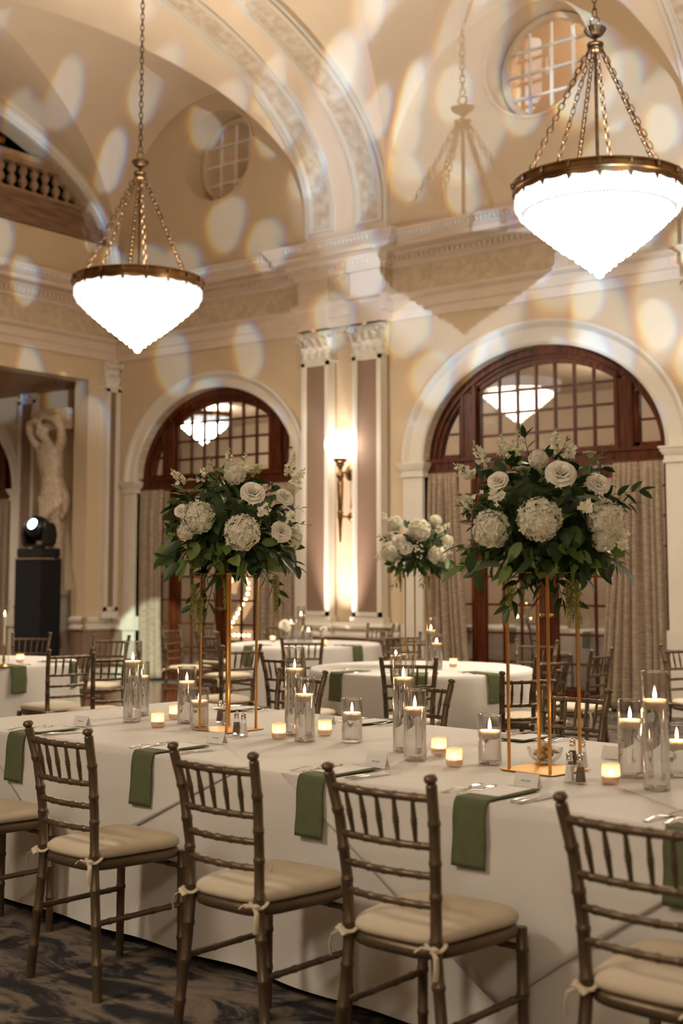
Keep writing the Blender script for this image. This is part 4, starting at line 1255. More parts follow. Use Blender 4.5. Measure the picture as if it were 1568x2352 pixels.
seat(922, 1454, T2, 'chair on the far side of the middle table, left of the small flower stand', G2)
seat(966, 1470, T2, 'chair across the middle table, behind the legs of the small flower stand', G2, .2)
seat(1218, 1473, T2, 'chair right of the middle table, farthest of the three before the french doors', G2, .35)
seat(1270, 1508, T2, 'chair right of the middle table, middle one of the three before the french doors', G2, .15)
seat(1322, 1492, T2, 'chair right of the middle table standing nearest the right drape', G2, -.3)
seat(1218, 1545, T2, 'chair on the near right of the middle table, behind the right flower stand', G2, .2)
seat(1560, 1482, (-2.5, 9.0), 'chair at the right edge beside the far right wall trim', 'chairs at the right edge')
chair((-10.1, 15.05), rad(59), 'porch chair seen through the left leaf of the right doors', G4)
chair((-8.05, 14.55), rad(62), 'porch chair seen low through the right leaf of the right doors', G4)
chair((-10.8, 16.5), rad(-8), 'porch chair at the far left of the porch table', G4)
# ------------------------------------------------------------------ candles
def flame(mb, h_=.030, r_=.0052, c_=(0, 0, 0)):
    mb.lathe([(0, 0), (r_ * .75, h_ * .12), (r_, h_ * .3), (r_ * .8, h_ * .55), (r_ * .4, h_ * .8), (0, h_)], 8, c_, caps=False)
ALLV = []
def mk_vase(Rv, Hv, level):
    """cylinder vase of water with one floating candle; base at the origin"""
    r = thing('cylinder_vase', 'x', 'candle vase')
    m_ = MB(); m_.lathe([(0, .0), (Rv - .001, .0), (Rv, .002), (Rv, Hv), (Rv - .0012, Hv + .0012), (Rv - .003, Hv), (Rv - .003, .010), (0, .010)], 40, caps=False)
    m_.obj('glass_wall', 'vase_glass', r, smooth=40)
    m_ = MB(); m_.tube([((Rv - .0008) * cos(a), (Rv - .0008) * sin(a), Hv + .0005) for a in [2 * PI * i / 40 for i in range(40)]], .0018, 6, closed=True); m_.obj('rim', 'solid_glass', r)
    m_ = MB(); m_.lathe([(0, .0105), (Rv - .0036, .0105), (Rv - .0034, level), (0, level)], 40, caps=False); m_.obj('water', 'water', r, smooth=30)
    rc = Rv - .0045
    m_ = MB(); m_.lathe([(0, level - .026), (rc * .55, level - .023), (rc * .88, level - .012), (rc, level + .006), (rc * .98, level + .0085), (rc * .8, level + .006), (rc * .3, level + .0045), (0, level + .0045)], 28, caps=False)
    cd = m_.obj('floating_candle', 'candle_wax', r, smooth=50)
    m_ = MB(); m_.tube([(0, 0, level + .002), (0, 0, level + .012)], .0011, 5); m_.obj('wick', 'black_plastic', cd)
    m_ = MB(); flame(m_, .036, .0062, (0, 0, level + .010)); m_.obj('flame', 'flame_glow', cd)
    return r
VP = {}
def vase(kind, p, label, group, name=None):
    dims = {'tall': (.0445, .385, .285), 'medium': (.0445, .265, .190), 'short': (.0445, .180, .115)}[kind]
    if kind not in VP:
        VP[kind] = mk_vase(*dims); r = VP[kind]; r.location = p; r['label'] = label; r['group'] = group
        return r
    return dup(VP[kind], p, random.uniform(0, 6), label, group)
TZ = .7625
VG = 'floating candle vases on the long table'
def onT(px, py, z=TZ): return atZ(px, py, z)
def vs(kind, px, pyb, label, group=VG):
    p = onT(px, pyb); # pyb is the bottom edge as seen; move back to the axis
    d = (Vector((p.x, p.y)) ).normalized()
    return vase(kind, (p.x + d.x * .044, p.y + d.y * .044, TZ), label, group)
vs('tall', 303, 1659, 'tall cylinder vase with floating candle, leftmost on the long table')
vs('medium', 322, 1644, 'medium floating-candle vase tucked behind the leftmost tall vase')
vs('medium', 428, 1662, 'medium floating-candle vase left of the gold stand, behind the short one')
vs('short', 457, 1672, 'short floating-candle vase at the left foot of the left gold stand')
vs('tall', 676, 1690, 'tall cylinder vase right of the left gold stand, behind a lower vase')
vs('medium', 699, 1704, 'medium floating-candle vase overlapping the tall one right of the left stand')
vs('short', 808, 1706, 'short floating-candle vase standing alone at the table centre')
vs('tall', 927, 1727, 'tall cylinder vase right of centre, behind a medium one')
vs('medium', 953, 1748, 'medium floating-candle vase overlapping the tall centre vase')
vs('short', 1125, 1757, 'short floating-candle vase left of the right gold stand')
vs('medium', 1449, 1787, 'medium floating-candle vase left of the big right-hand vase')
vs('tall', 1508, 1817, 'tallest-looking candle vase near the right edge of the long table')
vs('short', 1556, 1785, 'short candle vase half hidden behind the tall vase at the right edge')

def mk_votive():
    r = thing('votive_holder', 'x', 'votive')
    m_ = MB(); prof = [(0, 0), (.026, 0), (.030, .004)]
    for i in range(11): prof += [(.0318, .009 + i * .005), (.0302, .0115 + i * .005)]
    prof += [(.031, .066), (.0285, .066), (.0275, .012), (0, .010)]
    m_.lathe(prof, 28, caps=False); g_ = m_.obj('glass_cup', 'votive_glass', r, smooth=70)
    m_ = MB(); m_.lathe([(0, .012), (.0262, .012), (.0262, .026), (.022, .027), (0, .026)], 20, caps=False); m_.obj('tealight', 'candle_wax', r, smooth=40)
    m_ = MB(); flame(m_, .020, .0055, (0, 0, .029)); m_.obj('flame', 'flame_glow', r)
    return r
_vot = mk_votive(); _vu = [0]
def votive(p, label, group='textured votives on the long table'):
    if not _vu[0]:
        _vu[0] = 1; _vot.location = p; _vot['label'] = label; _vot['group'] = group; return _vot
    return dup(_vot, p, random.uniform(0, 6), label, group)
def vt(px, pyb, label, z=TZ, **k):
    p = onT(px, pyb, z); d = Vector((p.x, p.y)).normalized()
    return votive((p.x + d.x * .03, p.y + d.y * .03, z), label, **k)
vt(362, 1671, 'glowing textured votive right of the leftmost tall vase')
vt(402, 1652, 'glowing votive peeking out left of the medium vase by the left stand')
vt(640, 1698, 'glowing votive just right of the left gold stand')
vt(746, 1690, 'glowing votive between the two-vase pair and the lone short vase')
vt(1008, 1735, 'glowing votive nearest the centre vases, upper of two side by side')
vt(1043, 1762, 'glowing votive in front and right of its twin near the centre vases')
vt(1403, 1802, 'glowing votive left of the big right-hand vases')

# ------------------------------------------------------------------ place settings
def mk_fork():
    r = thing('fork', 'x', 'fork'); m_ = MB()
    def fn(u, v):
        y = lerp(0, .125, v); ww = .0065 * (1 - .55 * sin(PI * min(1, v * 1.05)) ** 1.0) + .001
        if v > .93: ww = lerp(.003, .010, (v - .93) / .07)
        return ((u - .5) * 2 * ww, y, .0035 + .008 * sin(PI * v) ** 2 * .9)
    m_.grid(fn, 3, 18)
    m_.grid(lambda u, v: ((u - .5) * 2 * (.0085 + .0025 * sin(PI * v)), lerp(.125, .148, v), .0035 + .003 * v), 3, 3)
    for i in range(4):
        x = (i - 1.5) * .0052; m_.tube([(x, .147, .0065), (x, .165, .0085), (x * .96, .182, .0065), (x * .94, .192, .011)], [.0015, .0014, .0012, .0006], 5)
    o = m_.obj('fork_body', 'silverware', r, smooth=60, fix=False); o.modifiers.new('t', 'SOLIDIFY').thickness = .0022
    return r
def mk_knife():
    r = thing('knife', 'x', 'knife'); m_ = MB()
    m_.tube([(0, 0, .005), (0, .004, .005), (0, .05, .006), (0, .10, .005)], [.002, .006, .0065, .004], 8, flat=.5); m_.obj('knife_handle', 'silverware', r, smooth=60)
    m_ = MB(); m_.grid(lambda u, v: (lerp(-.003, lerp(.008, .0095, sin(PI * v)) * sqrt(max(0.02, 1 - v ** 6)), u), lerp(.10, .215, v), .0045 + .001 * u), 3, 14)
    o = m_.obj('knife_blade', 'silverware', r, smooth=60, fix=False); o.modifiers.new('t', 'SOLIDIFY').thickness = .0012
    return r
def mk_napkin(hang=.205, back=.27, w_=.128):
    m_ = MB(); pts = []
    for i in range(9): pts.append((lerp(back, -.010, i / 8), .0050))
    for i in range(1, 7): a = PI / 2 * i / 6; pts.append((-.010 - .017 * sin(a), .0050 - .018 * (1 - cos(a))))
    for i in range(1, 13): q = i / 12; pts.append((-.027 - .016 * q - .003 * sin(5 * q), -.013 - (hang - .014) * q))
    def ring(y, z, nx, nz, j):
        sec = []
        for k in range(9):
            u = k / 8; sec.append(((u - .5) * w_ + .002 * sin(j * .7), y + nx * .0005 - .0015 * sin(3 * u + j * .3), z))
        return sec
    m_.strip([ring(y, z, 0, 0, j) for j, (y, z) in enumerate(pts)])
    o = m_.obj('napkin', 'green_napkin', smooth=70, fix=False)
    sol = o.modifiers.new('thick', 'SOLIDIFY'); sol.thickness = .004; sol.offset = 0
    return o
def mk_card():
    r = thing('place_card', 'x', 'place card'); m_ = MB()
    m_.add([(-.045, -.018, 0), (.045, -.018, 0), (.045, 0, .046), (-.045, 0, .046), (-.045, .018, 0), (.045, .018, 0)], [(0, 1, 2, 3), (3, 2, 5, 4)])
    o = m_.obj('folded_card', 'paper_white', r, smooth=0, fix=False); o.modifiers.new('t', 'SOLIDIFY').thickness = .0006
    m_ = MB(); x = -.02; rg = random.Random(4)     # a tiny illegible handwritten name
    pts = []
    for i in range(46):
        t = i / 45; pts.append((-.018 + .036 * t, -.0186 + .0098 - .0006, .0225 + .0022 * sin(t * 46) * (1 if i % 7 else 1.6)))
    pts = [(p[0], -.018 + p[2] * .391 - .0008, p[2]) for p in pts]
    m_.tube(pts[:21], .00045, 4); m_.tube(pts[24:], .00045, 4); m_.obj('written_name', 'card_ink', r)
    return r
fork0, knife0, nap0, card0 = mk_fork(), mk_knife(), mk_napkin(), mk_card()
menu0 = None
first = {}
def put(proto, key, u, v, z, ang, label, cat, group):
    p = tl(u, v, z)
    if key not in first:
        first[key] = 1; o_ = proto; o_.location = p; o_.rotation_euler = (0, 0, TA + ang); tag(o_, label, cat, group); return o_
    o_ = dup(proto, p, TA + ang, label, group); o_['category'] = cat
    return o_
m_ = MB(); m_.box(-.055, .055, 0, .20, 0, .0012); menu_p = m_.obj('menu_card', 'paper_white', smooth=0)
m_ = MB()
def u_of(px, py): # table u coordinate of a point seen on the table top
    p = atZ(px, py, TZ); d = p - TO
    return d.x * cos(TA) + d.y * sin(TA), -d.x * sin(TA) + d.y * cos(TA)
near = [(35, 1687, 'the leftmost place', 1, 180, 1668), (345, 1727, 'the second place from left', 1, 490, 1708), (705, 1787, 'the third place, table centre', 1, 858, 1764), (1060, 1843, 'the fourth place, before the bowl', 1, 1203, 1810), (1568, 1912, 'the place at the right edge', 0, 0, 0)]
for px, py, wh, hasc, cxp, cyp in near:
    u, v = u_of(px, py)
    zt = TZ
    put(nap0, 'napkin', u, 0, zt, 0, 'green napkin hanging over the table edge at ' + wh, 'napkin', 'green napkins on the long table')
    put(menu_p, 'menu', u - .005, .055, zt + .0075, .03, 'white menu card on the green napkin at ' + wh, 'menu card', 'menu cards')
    put(fork0, 'fork', u - .155, .03, zt, -.10, 'outer silver fork at ' + wh, 'fork', 'forks on the long table')
    put(fork0, 'fork', u - .095, .035, zt, -.06, 'inner silver fork touching the napkin at ' + wh, 'fork', 'forks on the long table')
    put(knife0, 'knife', u + .115, .02, zt, -.05, 'inner silver knife at ' + wh, 'knife', 'knives on the long table')
    put(knife0, 'knife', u + .145, .015, zt, -.03, 'outer silver knife at ' + wh, 'knife', 'knives on the long table')
    if hasc:
        cu, cv = u_of(cxp, cyp)
        put(card0, 'card', cu, cv + .02, zt + .0005, .1, 'white tented place card with tiny writing at ' + wh, 'place card', 'place cards')
for bx, wh, cp in ((-4.74, 'behind the left flower stand', None), (-3.83, 'behind the lone short vase', (750, 1664)), (-2.92, 'behind the right flower stand', None), (-2.02, 'behind the right vases', (1408, 1742))):
    u = (bx - TO.x) / cos(TA)
    V_ = TWID
    put(nap0, 'napkin', u, V_, TZ, PI, 'green napkin over the far table edge ' + wh, 'napkin', 'green napkins on the long table')
    put(menu_p, 'menu', u, V_ - .05, TZ + .0075, PI, 'white menu card on the far side ' + wh, 'menu card', 'menu cards')
    put(fork0, 'fork', u + .15, V_ - .03, TZ, PI - .1, 'outer fork on the far side ' + wh, 'fork', 'forks on the long table')
    put(fork0, 'fork', u + .09, V_ - .035, TZ, PI, 'inner fork on the far side ' + wh, 'fork', 'forks on the long table')
    put(knife0, 'knife', u - .115, V_ - .02, TZ, PI, 'inner knife on the far side ' + wh, 'knife', 'knives on the long table')
    put(knife0, 'knife', u - .145, V_ - .02, TZ, PI + .05, 'outer knife on the far side ' + wh, 'knife', 'knives on the long table')
    if cp:
        cu, cv = u_of(*cp); put(card0, 'card', cu, cv, TZ + .0005, PI, 'white place card seen from behind, ' + wh, 'place card', 'place cards')

# ------------------------------------------------------------------ salt and pepper
def mk_shaker(fill, nm):
    r = thing(nm, 'x', 'shaker')
    m_ = MB(); m_.lathe([(0, .001), (.021, 0), (.0225, .004), (.019, .012), (.0115, .072), (.0105, .074)], 8, caps=False); m_.obj('glass_body', 'clear_glass', r, smooth=0)
    m_ = MB(); m_.lathe([(0, .004), (.0185, .006), (.0175, .014), (.0125 if nm[0] == 'p' else .0115, .056), (0, .057)], 8, caps=False); m_.obj('contents', fill, r, smooth=0)
    m_ = MB(); m_.lathe([(.0105, .072), (.0118, .073), (.0118, .082), (.0100, .084), (.0118, .090), (.0100, .098), (.005, .103), (0, .104)], 14, caps=False); m_.obj('cap', 'chrome', r, smooth=60)
    return r
sp0, pp0 = mk_shaker('salt_grains', 'salt_shaker'), mk_shaker('pepper_grains', 'pepper_shaker')
for k, (px, py, lab) in enumerate(((559, 1694, 'salt shaker in front of the left gold stand'), (518, 1665, 'salt shaker behind the left gold stand legs'), (1308, 1800, 'front salt shaker at the right gold stand'), (1338, 1765, 'rear salt shaker at the right gold stand'))):
    p = onT(px, py - 3)
    if k == 0: sp0.location = p; tag(sp0, lab, 'shaker', 'salt shakers')
    else: dup(sp0, p, k * .4, lab, 'salt shakers')
for k, (px, py, lab) in enumerate(((543, 1691, 'pepper shaker in front of the left gold stand'), (505, 1661, 'pepper shaker behind the left gold stand legs'), (1333, 1803, 'front pepper shaker at the right gold stand'), (1315, 1762, 'rear pepper shaker at the right gold stand'))):
    p = onT(px, py - 3)
    if k == 0: pp0.location = p; tag(pp0, lab, 'shaker', 'pepper shakers')
    else: dup(pp0, p, k * .4, lab, 'pepper shakers')

# ------------------------------------------------------------------ gold flower stands
def mk_stand(zt, hl, side=.235):
    r = thing('flower_stand', 'x', 'flower stand', (0, 0, zt))
    h_ = side / 2
    m_ = MB(); m_.box(-h_, h_, -h_, h_, 0, .003); m_.obj('base_plate', 'gold_metal', r, smooth=0)
    for sx, sy in ((-1, -1), (1, -1), (1, 1), (-1, 1)):
        m_ = MB(); q = h_ * .78; m_.box(sx * q - .0045, sx * q + .0045, sy * q - .0045, sy * q + .0045, .003, hl); m_.obj('leg', 'gold_metal', r, smooth=0)
    m_ = MB(); m_.box(-h_, h_, -h_, h_, hl, hl + .003); m_.obj('top_plate', 'gold_metal', r, smooth=0)
    return r
pR_ = (atZ(1150, 1770, TZ) + atZ(1350, 1765, TZ)) / 2
pL_ = (atZ(437, 1677, TZ) + atZ(608, 1673, TZ)) / 2
STH = .715
sR = mk_stand(TZ, STH); sR.location = (pR_.x, pR_.y, TZ); sR.rotation_euler = (0, 0, rad(-8)); tag(sR, 'right gold four-legged flower stand with the bread bowl on its base', 'flower stand', 'gold flower stands')
sL = dup(sR, (pL_.x, pL_.y, TZ), rad(-5), 'left gold four-legged flower stand on the long table', 'gold flower stands')
sS = dup(sR, (T2[0] - .02, T2[1] + .03, TZ), rad(10), 'distant gold flower stand on the middle round table', 'gold flower stands')

# bread bowl
bp = atZ(1252, 1752, TZ) ; bz = TZ + .003
r = thing('glass_bowl', 'round cut-glass bowl of crackers on the base of the right gold stand', 'bowl', (bp.x, bp.y, bz))
m_ = MB(); m_.lathe([(0, .001), (.035, 0), (.04, .004), (.060, .022), (.068, .052), (.0665, .054), (.064, .052), (.057, .025), (.036, .007), (0, .006)], 16, caps=False); m_.obj('bowl_body', 'clear_glass', r, smooth=0)
m_ = MB()
for i in range(16):
    a = 2 * PI * i / 16; m_.tube([(cos(a) * .042, sin(a) * .042, .006), (cos(a) * .061, sin(a) * .061, .024), (cos(a) * .0685, sin(a) * .0685, .052)], .0012, 4)
m_.obj('cut_ridges', 'clear_glass', r)
rg = random.Random(9)
for k in range(12):
    m_ = MB(); s_ = rg.uniform(.017, .024)
    m_.grid(lambda u, v: (s_ * cos(2 * PI * u) * sin(PI * v) * (1 + .12 * sin(6 * u + k)), s_ * .8 * sin(2 * PI * u) * sin(PI * v) * (1 + .1 * cos(9 * u)), s_ * .38 * cos(PI * v) * (1 + .2 * sin(5 * u))), 12, 8, cu=True)
    o = m_.obj('cracker', 'cracker_crust', smooth=50); a = 2.4 * k; q = (.010, .030, .036)[k % 3] if k < 9 else .012
    o.location = (bp.x + q * cos(a), bp.y + q * sin(a), bz + .024 + .009 * (k // 3) + (.006 if k > 8 else 0)); o.rotation_euler = (rg.uniform(-.8, .8), rg.uniform(-.8, .8), a)
    tag(o, 'pale brown cracker heaped in the glass bowl', 'cracker', 'crackers in the glass bowl')
# ------------------------------------------------------------------ flowers
def frame(d, roll=0.0):
    d = Vector(d).normalized(); a = Vector((0, 0, 1)) if abs(d.z) < .95 else Vector((1, 0, 0))
    x = d.cross(a).normalized(); n = x.cross(d).normalized()
    c_, s_ = cos(roll), sin(roll)
    return d, x * c_ + n * s_, n * c_ - x * s_
def leaf(mb, p, d, roll, L_, W_, bend=.3, fold=.25, nl=6):
    d, x, n = frame(d, roll); vs = []; p = Vector(p)
    for j in range(nl + 1):
        t = j / nl; w_ = W_ * .5 * (sin(PI * min(1, t ** .8 * .97 + .02)) ** .85) * (1.0 if t < 1 else 0)
        c_ = p + d * (L_ * t * (1 - .12 * bend * t)) - n * (L_ * bend * t * t)
        for s_ in (-1, 0, 1):
            vs.append(c_ + x * (w_ * s_) + n * (abs(s_) * w_ * fold + .04 * w_ * sin(9 * t + s_)))
    fs = []
    for j in range(nl):
        for k in range(2):
            a = j * 3 + k; fs.append((a, a + 1, a + 4, a + 3))
    mb.add(vs, fs)
def floret(mb, p, n, s_, rg, cup=.25):
    d, x, y = frame(n, rg.uniform(0, 6)); vs = [Vector(p)]; fs = []
    for k in range(4):
        a = PI / 2 * k; u = x * cos(a) + y * sin(a); v = y * cos(a) - x * sin(a); b_ = len(vs)
        vs += [p + u * s_ * .5 - v * s_ * .42 + d * s_ * cup * .6, p + u * s_ * 1.05 - v * s_ * .25 + d * s_ * cup, p + u * s_ * 1.05 + v * s_ * .25 + d * s_ * cup * 1.1, p + u * s_ * .5 + v * s_ * .42 + d * s_ * cup * .5]
        fs += [(0, b_, b_ + 1, b_ + 2), (0, b_ + 2, b_ + 3)]
    mb.add(vs, fs)
def hydrangea(c_, R_, face, seed, sq=(1, 1, .85)):
    rg = random.Random(seed); mb = MB(); n = int(250)
    d, x, y = frame(face)
    for i in range(n):
        z = 1 - 1.72 * (i + .5) / n; a = i * 2.399963; q = sqrt(max(0, 1 - z * z))
        v = d * z * sq[2] + x * q * cos(a) * sq[0] + y * q * sin(a) * sq[1]
        r_ = R_ * rg.uniform(.84, 1.06)
        nn = (v.normalized() + Vector((rg.gauss(0, .25), rg.gauss(0, .25), rg.gauss(0, .25)))).normalized()
        floret(mb, Vector(c_) + v * r_, nn, R_ * rg.uniform(.14, .19), rg)
    mb.lathe([(0, -R_ * .7), (R_ * .5, -R_ * .45), (R_ * .72, 0), (R_ * .5, R_ * .45), (0, R_ * .62)], 12, M=Matrix.Translation(c_) @ d.to_track_quat('Z', 'Y').to_matrix().to_4x4(), caps=False)
    return mb
def rose(c_, R_, face, seed):
    rg = random.Random(seed); mb = MB(); d, x, y = frame(face); c_ = Vector(c_)
    def petal(a0, span, rin, rout, h0, h1, curl, wob):
        def fn(u, v):
            a = a0 + (u - .5) * span; edge = sin(PI * min(1, max(0, u))) ** .35
            rr = lerp(rin, rout, v ** 1.2) + curl * max(0, v - .75) * 2.2
            h_ = lerp(h0, lerp(h0 + (h1 - h0) * .55, h1, edge), sin(v * PI / 2)) - curl * max(0, v - .78) * 1.7
            h_ += wob * sin(5 * a) * v
            return c_ + x * (rr * cos(a)) + y * (rr * sin(a)) + d * h_
        mb.grid(fn, 8, 6)
    R = R_
    mb.lathe([(0, -R * .7), (R * .4, -R * .6), (R * .75, -R * .2), (R * .3, 0)], 14, M=Matrix.Translation(c_) @ d.to_track_quat('Z', 'Y').to_matrix().to_4x4(), caps=False)
    for k in range(3): petal(k * 2.1 + .3, 2.6, R * .05, R * .16, -R * .3, R * .50, 0, .01 * R)
    for k in range(4): petal(k * 1.57 + .9, 2.2, R * .10, R * .33, -R * .4, R * .47, R * .03, .02 * R)
    for k in range(5): petal(k * 1.257, 1.8, R * .18, R * .52, -R * .5, R * .40, R * .10, .03 * R)
    for k in range(5): petal(k * 1.257 + .7, 1.75, R * .25, R * .70, -R * .6, R * .28, R * .20, .03 * R)
    for k in range(6): petal(k * 1.047 + .2, 1.5, R * .3, R * .86, -R * .65, R * .10, R * .30, .04 * R)
    return mb
def snap(p, d, L_, rg, mbf, mbg):
    """a flowering spike: green stem, pale bells, green buds at the tip"""
    p = Vector(p); d, x, y = frame(d); mbg.tube([p, p + d * L_], [.002, .0012], 5)
    n = int(L_ / .007)
    for i in range(n):
        t = i / n; a = i * 2.4; o_ = x * cos(a) + y * sin(a); s_ = lerp(.017, .006, t ** 1.4)
        q = p + d * (L_ * (.1 + .9 * t)) + o_ * s_ * .5
        mb = mbf if t < .72 else mbg
        if t < .72:
            for k in range(3):
                leaf(mb, q, (o_ + d * .5 + Vector((rg.gauss(0, .4), rg.gauss(0, .4), rg.gauss(0, .4)))), rg.uniform(0, 6), s_ * 1.5, s_ * 1.25, .5, .3, 3)
        else:
            mb.lathe([(0, -s_ * .5), (s_ * .45, 0), (0, s_ * .9)], 6, M=Matrix.Translation(q) @ (o_ + d).to_track_quat('Z', 'Y').to_matrix().to_4x4(), caps=False)
def tassel(top, L_, rg, mb, width=.012):
    top = Vector(top)
    for s_ in range(3):
        ox = rg.uniform(-.012, .012); oy = rg.uniform(-.012, .012); l2 = L_ * (1, .72, .5)[s_]
        n = int(l2 / .0035)
        for i in range(n):
            t = i / n; c_ = top + Vector((ox * min(1, t * 3), oy * min(1, t * 3), -l2 * t)); w_ = width * (1 - .75 * t ** 1.5) * (.5 + .5 * min(1, t * 5)) * (1 + .25 * sin(i * .9))
            for k in range(5):
                a = rg.uniform(0, 2 * PI); q = c_ + Vector((cos(a), sin(a), 0)) * w_ * rg.uniform(.3, 1)
                leaf(mb, q, Vector((cos(a) * .7, sin(a) * .7, -1)), a, .009, .005, .2, .1, 2)
def arrangement(name_label, base, dist, spec, R_, seed, group, dense=1.0, zsq=.8, flat_c=None):
    """dense ball of foliage and blooms resting on a stand"""
    rg = random.Random(seed)
    r = thing('flower_arrangement', name_label, 'flower arrangement', (0, 0, 0), 0, group)
    C_ = Vector(flat_c)
    back = (C_ - CAMP); back.z = 0; back.normalize()
    def sph(px, py, push):    # a point on the side of the ball that faces the pixel's line of sight
        d = ray(px, py).normalized(); oc = CAMP - C_; rr = R_ * push
        # ellipsoid squash is small; use a sphere
        b_ = oc.dot(d); c2 = oc.dot(oc) - rr * rr; disc = b_ * b_ - c2
        t = -b_ - sqrt(disc) if disc > 0 else -b_
        return CAMP + d * t
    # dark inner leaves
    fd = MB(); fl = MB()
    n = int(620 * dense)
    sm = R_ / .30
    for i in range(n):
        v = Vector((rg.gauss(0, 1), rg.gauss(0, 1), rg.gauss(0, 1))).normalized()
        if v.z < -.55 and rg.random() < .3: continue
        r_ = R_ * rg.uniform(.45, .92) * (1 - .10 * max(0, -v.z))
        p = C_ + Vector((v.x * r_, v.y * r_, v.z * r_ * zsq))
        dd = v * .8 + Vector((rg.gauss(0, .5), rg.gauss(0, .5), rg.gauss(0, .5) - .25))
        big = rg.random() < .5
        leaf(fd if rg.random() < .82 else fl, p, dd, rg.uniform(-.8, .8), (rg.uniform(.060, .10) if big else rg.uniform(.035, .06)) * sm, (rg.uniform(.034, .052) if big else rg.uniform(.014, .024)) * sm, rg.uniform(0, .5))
    # drooping skirt of large leaves
    for i in range(int(105 * dense)):
        a = rg.uniform(0, 2 * PI); r_ = R_ * rg.uniform(.30, .98)
        p = C_ + Vector((cos(a) * r_, sin(a) * r_, -R_ * rg.uniform(.30, .62)))
        leaf(fd if rg.random() < .6 else fl, p, Vector((cos(a) * .55, sin(a) * .55, rg.uniform(-1.1, .1))) + Vector((rg.gauss(0, .3), rg.gauss(0, .3), 0)), rg.uniform(-1.6, 1.6), rg.uniform(.055, .12) * sm, rg.uniform(.034, .058) * sm, rg.uniform(-.1, .5))
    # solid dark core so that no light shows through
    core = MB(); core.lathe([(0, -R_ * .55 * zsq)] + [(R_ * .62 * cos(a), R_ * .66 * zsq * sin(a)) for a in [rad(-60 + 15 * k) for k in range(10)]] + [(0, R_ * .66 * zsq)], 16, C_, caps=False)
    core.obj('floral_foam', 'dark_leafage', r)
    # sprigs reaching out
    for px, py, L_, kind in spec.get('sprigs', []):
        tip = sph(px, py, 1.0); d = ray(px, py); c0 = C_ + (tip - C_) * .55
        # sprig ends at the pixel's line at the depth of the ball's middle
        dm = (C_ - CAMP).dot(FW); tip = CAMP + ray(px, py) * (dm / F) - back * R_ * rg.uniform(0, .35)
        st = C_ + (tip - C_) * .5; ax = (tip - st); mb = fl if kind != 'dark' else fd
        k = 7
        mb.tube([st, st + ax * .5 + Vector((0, 0, .01)), tip], [.002, .0018, .001], 5)
        for i in range(k):
            q = st + ax * ((i + 1.2) / (k + .4)); s_ = 1 if i % 2 else -1
            side = ax.cross(back).normalized() * s_
            leaf(mb, q, ax.normalized() * .7 + side * .7 + Vector((0, 0, rg.uniform(-.2, .2))), rg.uniform(-.9, .9), L_, L_ * (.45 if kind != 'dark' else .5), rg.uniform(0, .4))
        leaf(mb, tip, ax, rg.uniform(-.6, .6), L_, L_ * .42, .1)
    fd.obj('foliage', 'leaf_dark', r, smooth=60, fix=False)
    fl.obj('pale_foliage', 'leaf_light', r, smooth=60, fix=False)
    for k, (px, py, pr) in enumerate(spec.get('hyd', [])):
        R2 = pr * dist / F; p = sph(px, py, 1.0); f_ = (p - C_).normalized() * .7 - back * .5
        hydrangea(p - f_.normalized() * R2 * .35, R2, f_, seed * 10 + k).obj('hydrangea', 'petal_white', r, smooth=0, fix=False)
    for k, (px, py, pr) in enumerate(spec.get('rose', [])):
        R2 = pr * dist / F; p = sph(px, py, 1.05); f_ = (p - C_).normalized() * .55 - back * .5 + Vector((0, 0, .35))
        rose(p - f_.normalized() * R2 * .1, R2 * 1.08, f_, seed * 20 + k).obj('rose', 'petal_rose', r, smooth=80, fix=False)
    sf, sg = MB(), MB()
    for px, py, L_, dx, dz in spec.get('snap', []):
        dm = (C_ - CAMP).dot(FW); p = CAMP + ray(px, py) * (dm / F) - back * R_ * .4
        dv = RT * dx + Vector((0, 0, dz)); o1, o2 = MB(), MB()
        snap(p, dv, L_, rg, o1, o2); h_ = o1.obj('flower_spike', 'petal_white', r, smooth=0, fix=False); o2.obj('spike_buds', 'bloom_green', h_, smooth=40, fix=False)
    for px, py, pr in spec.get('lace', []):   # flat lacy umbels
        dm = (C_ - CAMP).dot(FW); p = CAMP + ray(px, py) * (dm / F) - back * R_ * .5; m_ = MB(); R2 = pr * dist / F
        for i in range(130):
            a = i * 2.4; q = sqrt(i / 130) * R2; pp = p + RT * (q * cos(a)) + back * (q * sin(a)) + Vector((0, 0, .25 * (R2 - q) + rg.uniform(-.004, .004)))
            floret(m_, pp, Vector((rg.gauss(0, .3), rg.gauss(0, .3), 1)), .0042 * sm, rg)
            if i % 9 == 0: m_.tube([p - Vector((0, 0, R2 * .8)), pp], .0007, 3)
        m_.obj('lace_umbel', 'bloom_green', r, smooth=0, fix=False)
    for px, py, pr in spec.get('star', []):   # loose small white flowers
        p = sph(px, py, 1.12); m_ = MB(); R2 = pr * dist / F
        for i in range(26):
            v = Vector((rg.gauss(0, .5), rg.gauss(0, .5), rg.gauss(0, .5))) * R2
            floret(m_, p + v, v - back + Vector((0, 0, .3)), .008 * sm, rg, .5)
        m_.obj('small_blossoms', 'petal_white', r, smooth=0, fix=False)
    for px, py, L_ in spec.get('tassel', []):
        dm = (C_ - CAMP).dot(FW); p = CAMP + ray(px, py) * (dm / F) - back * R_ * .3; m_ = MB(); tassel(p, L_, rg, m_, .014 * sm); m_.obj('trailing_amaranthus', 'tassel_green', r, smooth=0, fix=False)
    return r
topL = Vector((pL_.x, pL_.y, TZ + STH)); dL = (topL - CAMP).dot(FW)
topR = Vector((pR_.x, pR_.y, TZ + STH)); dR = (topR - CAMP).dot(FW)
cLf = topL + Vector((0, 0, .245)); cRf = topR + Vector((0, 0, .21))
print('stand depth', dL, dR, 'tops', topL, topR)
FG = 'flower arrangements on gold stands'
